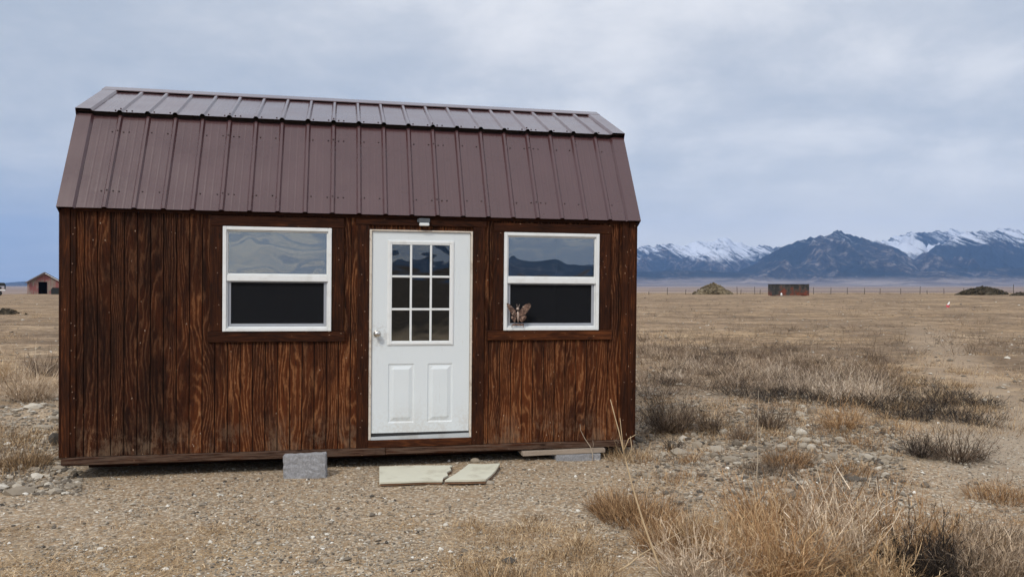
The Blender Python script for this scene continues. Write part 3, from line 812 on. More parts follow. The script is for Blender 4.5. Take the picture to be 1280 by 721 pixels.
dsub('glazing_frame', M['white'], (f0, f0 + s, -.006, .006, fz0, fz1, .004), (f1 - s, f1, -.006, .006, fz0, fz1, .004),
     (f0 + s, f1 - s, -.0055, .006, fz1 - s, fz1 - .0005, .004), (f0 + s, f1 - s, -.0055, .006, fz0 + .0005, fz0 + s, .004),
     (f0 + .012, f0 + .022, -.0085, -.005, fz0 + .012, fz1 - .012, .001), (f1 - .022, f1 - .012, -.0085, -.005, fz0 + .012, fz1 - .012, .001),
     (f0 + .022, f1 - .022, -.008, -.005, fz1 - .022, fz1 - .0122, .001), (f0 + .022, f1 - .022, -.008, -.005, fz0 + .0122, fz0 + .022, .001))
g0, g1, gz0, gz1 = f0 + s, f1 - s, fz0 + s, fz1 - s
mw = .019; cw = (g1 - g0 - 2 * mw) / 3; chh = (gz1 - gz0 - 2 * mw) / 3
for i in range(2):
    a = g0 + cw * (i + 1) + mw * i
    dsub('muntin', M['white'], (a, a + mw, -.0035, .008, gz0, gz1, .003))
    z = gz0 + chh * (i + 1) + mw * i
    dsub('muntin', M['white'], (g0, g1, -.0025, .0075, z, z + mw, .003))
for i in range(3):
    for j in range(3):
        a = g0 + i * (cw + mw); z = gz0 + j * (chh + mw)
        dsub('pane', M['pane_door'], (a - .004, a + cw + .004, .009, .013, z - .004, z + chh + .004))
kb = MB(); kb.lathe([(0, -.064), (.012, -.064), (.024, -.058), (.029, -.046), (.025, -.034), (.013, -.024), (.012, -.008), (.030, -.006), (.033, 0), (.0, .001)], 2.522, 1.040, .0045, 24)
kb.build('door_knob', M['nickel'], door, True)
# jamb strips round the slab, threshold, dark strip standing in for the shaded gap
board('door_jamb', 2.452, 2.474, -.012, .05, .113, 1.948, M['cream'], .002)
board('door_jamb', 3.341, 3.360, -.012, .05, .113, 1.948, M['cream'], .002)
board('door_jamb', 2.474, 3.341, -.0115, .05, 1.936, 1.948, M['cream'], .002)
MB().prism([(2.474, .113), (3.341, .113), (3.341, .152), (2.474, .138)], -.012, .05, 'y').build('threshold', M['thresh'], cabin)
MB().prism([(2.476, .139), (3.339, .1535), (3.339, .169), (2.476, .169)], .006, .04, 'y').build('gap_shade_strip', M['dark'], cabin)

# ---- lamp above door
lp = MB(); lp.box(2.872, 2.972, -.050, -.0225, 2.012, 2.052, .004).build('porch_light', M['lampgrey'], cabin)
pl_ = cabin.children[-1]
MB().box(2.880, 2.966, -.058, -.012, 1.986, 2.011, .005).build('light_lens', M['lampwhite'], pl_)
MB().box(2.862, 2.872, -.046, -.0225, 2.018, 2.046, .003).build('light_bracket', M['lampgrey'], pl_)

# ---- roof sheets
def roof_sheet(u0, u1, ribs, A, B, seam=None, lift=0.0):
    """ribbed sheet from lower edge A=(v,w) to upper edge B; ribs are trapezoids, low stiffening beads between"""
    A = np.array(A); B = np.array(B); dr = (B - A) / np.linalg.norm(B - A); nrm = np.array([-dr[1], dr[0]])
    if nrm[1] < 0: nrm = -nrm
    xs = [(u0, 0.0)]
    for r_ in ribs:
        for du, h in ((-.024, 0), (-.010, .017), (.010, .017), (.024, 0)):
            xs.append((r_ + du, h))
    allr = [q + 0.0 for q in ribs]
    beads = []
    cand = sorted(set(allr + [allr[0] - .2262, allr[-1] + .2262]))
    for a, b in zip(cand[:-1], cand[1:]):
        for fr_ in (.36, .64):
            c = a + (b - a) * fr_
            beads += [(c - .010, 0), (c - .004, .0006), (c + .004, .0006), (c + .010, 0)]
    xs = sorted([q for q in xs + beads + [(u1, 0.0)] if u0 <= q[0] <= u1])
    nseg = 6
    v = []; f = []; nx = len(xs)
    for side, off in ((0, 0.0), (1, -.0014)):
        for k_ in range(nseg + 1):
            q = A + (B - A) * k_ / nseg
            for (a, h) in xs:
                wob = .0012 * math.sin(a * 9 + k_ * 2.1) if 0 < k_ < nseg else 0
                P = q + nrm * (h + off + lift + wob)
                v.append((a, P[0], P[1]))
    base = (nseg + 1) * nx
    for k_ in range(nseg):
        for i in range(nx - 1):
            a = k_ * nx + i; f.append([a, a + 1, a + nx + 1, a + nx]); f.append([base + a, base + a + nx, base + a + nx + 1, base + a + 1])
    for i in range(nx - 1):
        f.append([i, base + i, base + i + 1, i + 1]); t_ = nseg * nx + i; f.append([t_, t_ + 1, base + t_ + 1, base + t_])
    for k_ in range(nseg):
        for i in (0, nx - 1):
            a = k_ * nx + i; f.append([a, a + nx, base + a + nx, base + a])
    return mesh_obj('roof_sheet', v, f, M['roof'], cabin)

RIB0, RP = .325, .2262
ribs = [RIB0 + RP * i for i in range(20)]
E0, E1 = -.023, 4.911
SE = (VK + .040, HK - .030)                     # top of the lower slope tucks in under the upper one
slopes = [((VE, HE), SE), ((VK, HK), (VR, HR))]
mir = lambda q: (DEP - q[0], q[1])
for si, (A, B) in enumerate(slopes):
    for back in (0, 1):
        AA, BB = (mir(A), mir(B)) if back else (A, B)
        cuts = [E0 + .01, ribs[0] + .0245, ribs[4] + .0245, ribs[8] + .0245, ribs[12] + .0245, ribs[16] + .0245, E1 - .01]
        for i in range(6):
            rr = [q for q in ribs if cuts[i] + .03 < q + .03 and q - .025 >= cuts[i] - .03 and q + .0246 <= cuts[i + 1] + 1e-4]
            rr = [q for q in rr if q > cuts[i] or i == 0]
            roof_sheet(cuts[i], cuts[i + 1], rr if rr else [ribs[-1]], AA, BB, lift=.0006 * (i % 2))
# screws
def slope_pt(A, B, t, h):
    A = np.array(A); B = np.array(B); dr = (B - A) / np.linalg.norm(B - A); nrm = np.array([-dr[1], dr[0]])
    if nrm[1] < 0: nrm = -nrm
    q = A + dr * t + nrm * h; return q, dr, nrm
mb = MB()
def screw(u_, A, B, t, h=0.0):
    q, dr, nrm = slope_pt(A, B, t, h)
    v = []; n6 = 6; r_ = .0068
    for lvl, rr in ((-.001, r_), (.004, r_), (.0065, r_ * .5)):
        for k_ in range(n6):
            a = 2 * math.pi * k_ / n6
            P = q + dr * (rr * math.sin(a)) + nrm * lvl
            v.append((u_ + rr * math.cos(a), P[0], P[1]))
    f = [[l * n6 + k_, l * n6 + (k_ + 1) % n6, (l + 1) * n6 + (k_ + 1) % n6, (l + 1) * n6 + k_] for l in range(2) for k_ in range(n6)] + [[2 * n6 + k_ for k_ in range(n6)]]
    mb.add(v, f)
for (A, B), tl in ((slopes[0], (.17, .80)), (slopes[1], (.055,))):
    for t in tl:
        for i, r_ in enumerate(ribs):
            if i % 4 == 0: screw(r_, A, B, t, .018)
            for du in ((-.045, .045) if i % 4 != 2 else (-.05, .045)):
                if (i + (0 if du < 0 else 1)) % 2 == 0 or i % 4 == 0: screw(r_ + du, A, B, t + random.uniform(-.004, .004), .001)
            screw(r_ + RP * .40, A, B, t, .001) if i % 4 == 0 else None
tag(mb.build('roof_screws', M['screw'], cabin), kind='stuff')
# rake trim: raised strip along the slope at each end with a turned-down face
for (ua, ub, inner) in ((E0 - .003, .112, 1), (4.775, E1 + .003, -1)):
    for si, (A, B) in enumerate(slopes):
        for back in (0, 1):
            AA, BB = (mir(A), mir(B)) if back else (A, B)
            L_ = float(np.linalg.norm(np.array(BB) - np.array(AA)))
            def P(t, h):
                q, _, _ = slope_pt(AA, BB, t, h); return q
            prof_ = [(ua, -.075), (ua, .021), (ub - .018, .021), (ub, .003)] if inner == 1 else [(ub, -.075), (ub, .021), (ua + .018, .021), (ua, .003)]
            v = []; f = []
            t0_ = -.012 if si == 0 else -.006
            for off in (0, .0016):
                for t in (t0_, L_):
                    for (a, h) in prof_:
                        q = P(t, h - off); aa = a + (off if a == (ua if inner == 1 else ub) else 0) * inner
                        v.append((aa, q[0], q[1]))
            for i in range(3):
                f += [[i, i + 1, 5 + i, 4 + i], [8 + i, 12 + i, 13 + i, 9 + i], [i, 8 + i, 9 + i, i + 1], [4 + i, 5 + i, 13 + i, 12 + i]]
            f += [[0, 4, 12, 8], [3, 11, 15, 7]]
            MB().add(v, f).build('rake_trim', M['roof'], cabin)
# ridge cap
for back in (0, 1):
    def q_(v, z): return (DEP - v, z) if back else (v, z)
    tt = np.array([VR - VK, HR - HK]); tt /= np.linalg.norm(tt); nn = np.array([-tt[1], tt[0]])
    R0 = np.array([VR, HR]); p0 = R0 + nn * .0225; p1 = R0 - tt * .13 + nn * .0225; p2 = R0 - tt * .138 + nn * .0165
    p0 = np.array([VR, p0[1] + (VR - p0[0]) * tt[1] / tt[0]])
    dn = nn * .0015
    pts = [p0, p1, p2, p2 - dn + tt * .002, p1 - dn, p0 - np.array([0, .0016])]
    MB().prism([q_(*q) for q in pts], E0 - .012, E1 + .006, 'x').build('ridge_cap', M['roof'], cabin)
# ridge and frame under the metal
MB().prism([(.03, 2.062), (DEP - .03, 2.062), (DEP - VK - .10, HK - .06), (VR, HR - .03), (VK + .10, HK - .06)], .03, 4.85, 'x').build('roof_frame', M['sheath'], cabin)
for back in (0, 1):
    pts = [(VK + .040, HK + .004), (VK + .042, HK - .026), (VK + .12, HK - .01), (VK + .12, HK + .032)]
    MB().prism([((DEP - a) if back else a, b) for a, b in pts], E0 + .004, E1 - .004, 'x').build('knee_board', M['sheath'], cabin)
# rafter tail stubs at the eave corners
for ua, ub in ((-.020, .004), (4.876, 4.900)):
    MB().prism([(-.006, 2.070), (-.006, 2.03), (.06, 2.0), (.10, 2.0), (.10, 2.095), (.012, 2.085)], ua, ub, 'x').build('rafter_tail', M['trim_h'], cabin)

# ------------------------------------------------------------------ BUTTERFLY
bf_mat, n = material('rusty_patterned_tin')
q = n.obj(); vr_ = n.vor(q, 55, 'Distance'); nz = n.noise(q, 30, 4, .6)
cc = n.ramp(nz, [(.35, (.10, .055, .040)), (.55, (.27, .17, .125)), (.7, (.42, .33, .27))])
cc = n.mix(n.m('MULTIPLY', n.step(vr_, .42, .60), .85), cc, (.045, .022, .016))
finish(n, cc, .6, .3, None, .4)
M['tin_l'] = bf_mat; M['tin_pale'] = simple('pale_tin', (.42, .33, .28), .5, .3, .25, 40)
def px2cab(px, py, v):
    """cabin coordinates of the point seen at a photo pixel, on the plane v"""
    d_ = Vector(((px - 640) / FPX, 1, -(py - HORIZ) / FPX)); Mi = MC.inverted()
    o_ = Mi @ Vector((0, 0, CAMH)); dd = Mi.to_3x3() @ d_
    t = (v - o_.y) / dd.y; q = o_ + dd * t; return q.x, q.z
VB = -.045
bfl = empty('butterfly_ornament'); bfl.rotation_mode = 'QUATERNION'; bfl.rotation_quaternion = MS.to_quaternion()
bx, bz = px2cab(610 + 383 / 10.3, 360 + 500 / 10.3, VB)
bfl.location = c2w(bx, VB, bz)
def bq(a, b_):
    x_, z_ = px2cab(610 + a / 10.3, 360 + b_ / 10.3, VB); return (x_ - bx, z_ - bz)
tag(bfl, 'rusty tin butterfly ornament in the lower left corner of the right window', 'ornament')
def wing(name, pts, tilt, mat):
    P2 = [bq(*p) for p in pts]; cx_ = bq(383, 350)[0]
    v = []; n_ = len(P2)
    for off in (0, .0025):
        for (a, b_) in P2: v.append((a, -abs(a - cx_) * tilt + off, b_))
    c0 = sum(a for a, _ in P2) / n_; c1 = sum(b_ for _, b_ in P2) / n_
    v += [(c0, -abs(c0 - cx_) * tilt - .004, c1), (c0, -abs(c0 - cx_) * tilt + .004, c1)]
    f = []
    for i in range(n_):
        j = (i + 1) % n_
        f += [[i, j, 2 * n_], [n_ + j, n_ + i, 2 * n_ + 1], [i, n_ + i, n_ + j, j]]
    MB().add(v, f).build(name, mat, bfl)
wing('fore_wing', [(372, 330), (345, 275), (300, 235), (262, 200), (238, 188), (230, 200), (240, 245), (268, 292), (300, 335), (335, 362), (368, 372)], .35, M['tin_l'])
wing('fore_wing', [(396, 318), (412, 280), (445, 235), (485, 203), (520, 195), (540, 213), (532, 250), (505, 295), (478, 332), (440, 360), (402, 372)], .35, M['tin_l'])
wing('hind_wing', [(366, 378), (330, 366), (300, 352), (292, 375), (305, 405), (325, 430), (345, 440), (362, 415)], .25, M['tin_l'])
wing('hind_wing', [(400, 378), (440, 364), (478, 345), (490, 365), (478, 395), (455, 425), (430, 440), (405, 415)], .25, M['tin_l'])
tb = MB(); tb.tube([(bq(382, 300)[0], -.006, bq(382, 300)[1]), (bq(384, 340)[0], -.008, bq(384, 340)[1]), (bq(384, 385)[0], -.008, bq(384, 385)[1]), (bq(388, 440)[0], -.004, bq(388, 440)[1])], [.006, .010, .010, .004], 8)
tb.build('body', M['tin_pale'], bfl, True)
hd = MB(); a, b_ = bq(382, 268); hd.lathe([(0, -.016), (.009, -.013), (.014, -.004), (.014, .002), (.008, .008), (0, .009)], a, b_, 0, 12); hd.build('head', M['tin_pale'], bfl, True)
for s_ in (((377, 255), (368, 205)), ((388, 255), (405, 208))):
    p0, p1 = bq(*s_[0]), bq(*s_[1]); MB().tube([(p0[0], 0, p0[1]), (p1[0], -.01, p1[1])], .0022, 5).build('antenna', M['tin_pale'], bfl)
a, b_ = bq(315, 458), bq(462, 482); MB().box(a[0], b_[0], -.006, .004, b_[1], a[1], .002).build('mounting_strip', M['tin_l'], bfl)
for x_ in (310, 455):
    a = bq(x_, 470); c = bq(x_ - 4, 505); MB().tube([(a[0], -.003, a[1]), (c[0], -.006, c[1])], .004, 5).build('foot', M['tin_l'], bfl)

# ------------------------------------------------------------------ things round the cabin
M['block'] = simple('rough_grey_concrete', (.275, .275, .285), .95, 0, .75, 70, bumpd=.006, spec=.2, dirt=(.16, .15, .14), dirt_amt=.4, dirt_scale=12)
M['painted'] = simple('pale_green_painted_board', (.56, .545, .44), .7, 0, .10, 7, dirt=(.27, .23, .16), dirt_amt=.5, dirt_scale=5, bumpd=.002)
M['rawwood'] = simple('grey_weathered_beam', (.30, .24, .185), .85, 0, .30, 5, bumpd=.004, stretch=(.5, 6, 6))
M['splinter'] = simple('broken_board_edge', (.20, .11, .06), .9, 0, .4, 40, bumpd=.004)

def rough_box(name, sx, sy, sz, mat, jitter=.003, cutn=3, seed=1, parent=None, bev=.005):
    bm = bmesh.new(); bmesh.ops.create_cube(bm, size=1)
    for q in bm.verts: q.co = Vector((q.co.x * sx, q.co.y * sy, (q.co.z + .5) * sz))
    bmesh.ops.bevel(bm, geom=bm.edges[:], offset=bev, segments=2, affect='EDGES')
    bmesh.ops.subdivide_edges(bm, edges=[e for e in bm.edges if e.calc_length() > .05], cuts=cutn, use_grid_fill=True)
    rs = random.Random(seed)
    for q in bm.verts: q.co += Vector((rs.uniform(-1, 1), rs.uniform(-1, 1), rs.uniform(-1, 1))) * jitter
    me = bpy.data.meshes.new(name); bm.to_mesh(me); bm.free(); me.materials.append(mat)
    o = bpy.data.objects.new(name, me); C.objects.link(o)
    if parent: o.parent = parent
    return o

x, y, z = gp(380, 598)
blk = rough_box('concrete_block', .345, .105, .205, M['block'], .0038, 7, 3)
blk.location = (x, y + .05, z - .012); blk.rotation_euler = (R(-3), R(-1.5), .10)
tag(blk, 'grey concrete block standing on the gravel against the cabin skirt left of the door', 'concrete block')

# two broken pieces of a pale painted board lying in front of the door
def slab(name, pix, thick, label):
    pts = [gp(*p) for p in pix]
    cx_ = sum(p[0] for p in pts) / len(pts); cy_ = sum(p[1] for p in pts) / len(pts)
    base = max(gz(cx_, cy_), sum(p[2] for p in pts) / len(pts)) + .006
    root = empty(name, (cx_, cy_, base)); tag(root, label, 'board', 'broken board in front of the door')
    loc = [(p[0] - cx_, p[1] - cy_) for p in pts]
    # the top surface is seen at those pixels, so pull it towards the viewer by its height
    k_ = 1 - (base + thick) / CAMH
    loc = [((p[0]) * k_ - cx_, (p[1]) * k_ - cy_) for p in pts]
    MB().prism(loc, thick * .55, thick, 'z').build('painted_face', M['painted'], root)
    loc2 = [(a * .985 + random.uniform(-.004, .004), b_ * .985 + random.uniform(-.004, .004)) for a, b_ in loc]
    MB().prism(loc2, 0, thick * .549, 'z').build('board_core', M['splinter'], root)
    return root
slab('broken_board', [(474, 601.5), (474, 582), (520, 581), (566, 580.5), (562, 584), (564, 587), (558, 590), (560, 593), (554, 596), (553, 599.5), (530, 600), (505, 601)], .030, 'longer left piece of broken pale green board lying before the door')
slab('broken_board', [(556, 599), (562, 595), (568, 592), (575, 587), (580, 583), (586, 578), (605, 578), (625, 577.5), (620, 586), (614, 592), (607, 598), (585, 598.5)], .034, 'shorter right piece of broken pale green board lying before the door')

# supports under the right half
def under(name, u0, u1, v0, v1, z0, z1, mat, label, cat, seed):
    o = rough_box(name, u1 - u0, v1 - v0, z1 - z0, mat, .002, 4, seed, bev=.004)
    p = c2w((u0 + u1) / 2, (v0 + v1) / 2, z0); o.location = p; o.rotation_euler = (0, 0, YAW)
    tag(o, label, cat); return o
under('timber_shim', 3.82, 4.60, -.06, .16, -.062, -.022, M['rawwood'], 'weathered flat timber wedged under the right half of the cabin', 'timber', 5)
b2 = under('support_block', 4.13, 4.55, -.075, .13, -.165, -.064, M['block'], 'low grey concrete block under the timber near the right corner of the cabin', 'concrete block', 6)

# ------------------------------------------------------------------ stones
def ico(sub=0):
    bm = bmesh.new(); bmesh.ops.create_icosphere(bm, subdivisions=sub + 1, radius=1)
    v = np.array([q.co[:] for q in bm.verts]); f = np.array([[q.index for q in fc.verts] for fc in bm.faces]); bm.free(); return v, f
ICO1 = ico(0); ICO2 = ico(1)
OCT = (np.array([(1, 0, 0), (0, 1, 0), (-1, 0, 0), (0, -1, 0), (0, 0, 1), (0, 0, -1)], float),
       np.array([(0, 1, 4), (1, 2, 4), (2, 3, 4), (3, 0, 4), (1, 0, 5), (2, 1, 5), (3, 2, 5), (0, 3, 5)]))
M['stone'] = toned('mixed_field_stone', [(0, (.050, .045, .040)), (.25, (.145, .120, .092)), (.6, (.275, .230, .175)), (.85, (.42, .375, .305)), (1, (.74, .71, .64))], .9, 60, .004)

def scatter_stones(name, x, y, size, tone, base, flat=.6, sink=.25, mat=None, label=None):
    n_ = len(x); bv, bf = base
    z = ground_h(x, y)
    Vn = bv[None] * (1 + rng.uniform(-.28, .28, (n_, len(bv), 1)))
    sc = np.stack([rng.uniform(.75, 1.35, n_), rng.uniform(.6, 1.1, n_), rng.uniform(flat * .6, flat * 1.25, n_)], -1) * size[:, None]
    Vn = Vn * sc[:, None, :]
    # small tilt then spin
    tl = rng.normal(0, .25, n_); ct, st_ = np.cos(tl), np.sin(tl)
    yv = Vn[..., 1] * ct[:, None] - Vn[..., 2] * st_[:, None]; zv = Vn[..., 1] * st_[:, None] + Vn[..., 2] * ct[:, None]
    Vn[..., 1] = yv; Vn[..., 2] = zv
    a = rng.uniform(0, 6.283, n_); ca, sa = np.cos(a), np.sin(a)
    xv = Vn[..., 0] * ca[:, None] - Vn[..., 1] * sa[:, None]; yv = Vn[..., 0] * sa[:, None] + Vn[..., 1] * ca[:, None]
    P = np.stack([xv + x[:, None], yv + y[:, None], Vn[..., 2] + (z + sc[:, 2] * (1 - 2 * sink))[:, None]], -1).reshape(-1, 3)
    F = (bf[None] + (np.arange(n_) * len(bv))[:, None, None]).reshape(-1, 3)
    o = mesh_obj(name, P, F, mat or M['stone'], attrs={'tone': np.repeat(tone, len(bv))})
    tag(o, label=label, kind='stuff'); return o

def in_cabin(x, y, pad=0.0):
    dx_ = x - cabin.location.x; dy_ = y - cabin.location.y
    uu = dx_ * math.cos(YAW) + dy_ * math.sin(YAW); vv = -dx_ * math.sin(YAW) + dy_ * math.cos(YAW)
    return (uu > -pad) & (uu < LEN + pad) & (vv > .25 - pad) & (vv < DEP + pad)

def sample_view(n_, pxa, pxb, pya, pyb, power=1.0):
    """ground places spread evenly over a patch of the view"""
    px = rng.uniform(pxa, pxb, n_); py = pya + (pyb - pya) * rng.uniform(0, 1, n_) ** power
    Y = CAMH * FPX / (py - HORIZ); X = (px - 640) / FPX * Y
    return X, Y

# fine gravel of the yard
X, Y = sample_view(44000, -60, 1340, 545, 780)
dens = vnoise(X * 1.3, Y * 1.3, 5) * .6 + vnoise(X * 5, Y * 5, 6) * .4
ok = (~in_cabin(X, Y)) & (dens > .36); X, Y = X[ok], Y[ok]
sz = np.exp(rng.normal(math.log(.0056), .45, len(X)))
t_ = np.clip(rng.beta(1.5, 1.3, len(X)), 0, 1)
scatter_stones('gravel', X, Y, sz, t_, OCT, .6, .25, label='fine grey brown gravel spread over the yard')
X, Y = sample_view(3400, -60, 1340, 520, 760)
ok = ~in_cabin(X, Y); X, Y = X[ok], Y[ok]
sz = np.exp(rng.normal(math.log(.0095), .35, len(X)))
scatter_stones('pebbles', X, Y, sz, np.clip(rng.beta(2.4, 1.7, len(X)) + (rng.uniform(0, 1, len(X)) > .96) * .4, 0, 1), ICO1, .55, .25, label='larger loose pebbles among the gravel')
# stony bank right of the cabin
X, Y = sample_view(22000, 790, 1130, 470, 640)
c_ = np.exp(-(((X - 3.1) / 1.5) ** 2 + ((Y - 8.6) / 1.9) ** 2)); ok = (~in_cabin(X, Y)) & (rng.uniform(0, 1, len(X)) < .12 + .9 * c_); X, Y = X[ok], Y[ok]
sz = np.exp(rng.normal(math.log(.0115), .55, len(X)))
scatter_stones('bank_rubble', X, Y, sz, np.clip(.9 * rng.beta(1.4, 1.5, len(X)), 0, 1), ICO1, .5, .3, label='grey rubble covering the low bank right of the cabin')
# rubble to the left of the cabin
X, Y = sample_view(2600, -20, 100, 500, 620); ok = ~in_cabin(X, Y); X, Y = X[ok], Y[ok]
scatter_stones('corner_rubble', X, Y, np.exp(rng.normal(math.log(.015), .5, len(X))), np.clip(rng.beta(2, 2, len(X)), 0, 1), ICO1, .5, .3, label='grey rubble by the left corner of the cabin')
# scattered stones out in the field
X, Y = sample_view(5000, -30, 1310, 372, 520, 1.2); ok = ~in_cabin(X, Y, .1); X, Y = X[ok], Y[ok]
scatter_stones('field_stones', X, Y, np.exp(rng.normal(math.log(.018), .45, len(X))) * (1 + Y / 50), np.clip(rng.beta(2.3, 1.8, len(X)), 0, 1), OCT, .5, .3, label='small pale stones strewn over the field')

def rock(px, py, wpx, hpx, tone, label, seed, sink=.25, cat='rock', name='rock', depth=.8):
    X, Y, Z = gp(px, py); wd = wpx / FPX * Y; hh = hpx / FPX * Y
    rs = np.random.default_rng(seed); v, f = ICO2
    n3 = rs.normal(0, 1, (7, 3)); n3 /= np.linalg.norm(n3, axis=1)[:, None]; v = v.copy()
    for k_ in range(7):                       # knock flat facets off
        dd = v @ n3[k_]; lim = rs.uniform(.62, .86); v -= np.maximum(dd - lim, 0)[:, None] * n3[k_]
    v += rs.normal(0, .025, v.shape)
    v = v * np.array([wd / 2 * 1.12, wd / 2 * depth, hh / 2 * 1.25])
    o = mesh_obj(name, v, f, M['stone'], attrs={'tone': np.full(len(v), tone)})
    o.location = (X, Y + wd * .2, Z + hh * (.5 - sink)); o.rotation_euler = (0, 0, rs.uniform(-.5, .5))
    tag(o, label, cat); return o
rocks = [
    (1003, 544, 14, 10, .97, 'round white rock topping the small rock pile right of the cabin'),
    (990, 550, 11, 7, .95, 'small white rock left of the pile topmost stone'),
    (1008, 553, 16, 8, .80, 'pale grey rock in the middle of the small rock pile'),
    (1006, 560, 15, 8, .74, 'grey rock at the lower left of the small rock pile'),
    (1016, 562, 12, 9, .92, 'whitish rock at the bottom of the small rock pile'),
    (1022, 554, 9, 6, .85, 'small pale rock at the right edge of the small rock pile'),
    (1034, 558, 12, 4, .9, 'flat pale stone lying just right of the rock pile'),
    (905, 543, 13, 9, .88, 'pale boulder on the bank behind the brown rock'),
    (922, 558, 14, 12, .30, 'brown angular rock standing on the bank'),
    (940, 563, 14, 7, .22, 'dark grey rock just right of the tall thin stalk base'),
    (936, 545, 9, 7, .82, 'small pale rock on the bank left of the tall stalk'),
    (955, 562, 8, 6, .28, 'small dark rock right of the tall stalk'),
    (940, 572, 22, 7, .50, 'flat grey slab below the dark rock on the bank'),
    (968, 575, 26, 13, .42, 'broad grey slab rock on the bank below the rock pile'),
    (915, 577, 24, 8, .62, 'long pale grey slab on the lower bank'),
    (1020, 582, 14, 7, .40, 'grey rock below the rock pile beside dry grass'),
    (1056, 540, 14, 8, .35, 'grey brown rock right of the rock pile'),
    (1068, 602, 18, 9, .12, 'dark rock on open ground right of the bank'),
    (1094, 617, 8, 5, .2, 'small dark rock on open ground right of the larger dark rock'),
    (1158, 609, 12, 9, .30, 'brownish rock on the track at right'),
    (1223, 606, 9, 5, .22, 'small dark stone near the right edge of the photo'),
    (1004, 605, 16, 5, .85, 'flat white stone below the bank'),
    (894, 572, 12, 8, .45, 'grey stone on the left of the bank'),
    (868, 545, 10, 6, .75, 'pale stone near the brown shrub by the cabin corner'),
    (38, 511, 24, 9, .95, 'long white rock left of the cabin'),
    (52, 508, 10, 6, .92, 'small white rock touching the long white rock'),
    (20, 514, 12, 4, .88, 'flat white stone at the left end of the white rocks'),
    (66, 527, 17, 9, .60, 'rounded grey rock beside the cabin left corner'),
    (73, 522, 9, 6, .80, 'small pale rock by the cabin left corner'),
    (50, 536, 24, 6, .72, 'flat pale slab left of the cabin corner'),
    (69, 557, 20, 22, .05, 'dark angular slab leaning by the cabin left corner'),
    (10, 552, 16, 5, .6, 'flat grey stone at the left edge of the photo'),
    (44, 553, 14, 5, .2, 'dark flat stone left of the cabin corner'),
    (1165, 717, 16, 13, .86, 'round pale rock under the dark shrub at the bottom edge'),
    (557, 658, 9, 5, .99, 'white stone on the gravel below the broken board'),
    (611, 605, 12, 6, .72, 'pale grey stone beside the right piece of the broken board'),
    (594, 578, 12, 7, .66, 'light stone behind the right piece of the broken board'),
    (322, 681, 8, 4, .97, 'small white stone alone on the lower left gravel'),
    (404, 664, 8, 4, .7, 'small pale stone on the gravel below the concrete block'),
    (447, 587, 6, 4, .97, 'tiny white stone between the concrete block and the broken board'),
]
for i, (px, py, wp, hp, tn, lb) in enumerate(rocks): rock(px, py, wp, hp * .92, tn * .90, lb, 100 + i)

# ------------------------------------------------------------------ dry plants
def ribbons(P, Wd, side=None):
    """P: (n,k,3) centre lines, Wd: (n,k) half widths -> verts, quads"""
    n_, k_ = P.shape[:2]
    if side is None:
        a = rng.uniform(0, 6.283, n_); side = np.stack([np.cos(a), np.sin(a), np.zeros(n_)], -1)
    o_ = side[:, None, :] * Wd[..., None]
    V = np.stack([P - o_, P + o_], 2).reshape(-1, 3)
    i = (np.arange(n_) * k_ * 2)[:, None] + (np.arange(k_ - 1) * 2)[None]
    F = np.stack([i, i + 1, i + 3, i + 2], -1).reshape(-1, 4)
    return V, F
def grow(base, d0, L, k_=4, bend=.35, droop=.1, w0=.0016, wig=.12):
    """centre lines from base points along d0, length L, with bend"""
    n_ = len(base); t = np.linspace(0, 1, k_)
    d0 = d0 / np.linalg.norm(d0, axis=1)[:, None]
    b = rng.normal(0, bend, (n_, 3)); b[:, 2] -= droop
    P = base[:, None] + d0[:, None] * (t[None, :, None] * L[:, None, None]) + b[:, None] * (t[None, :, None] ** 2) * L[:, None, None] * .6
    P[:, 1:] += rng.normal(0, 1, (n_, k_ - 1, 3)) * (wig * L[:, None, None] / k_)
    W = w0 * (1 - .75 * t)[None] * rng.uniform(.7, 1.3, (n_, 1))
    return P, W
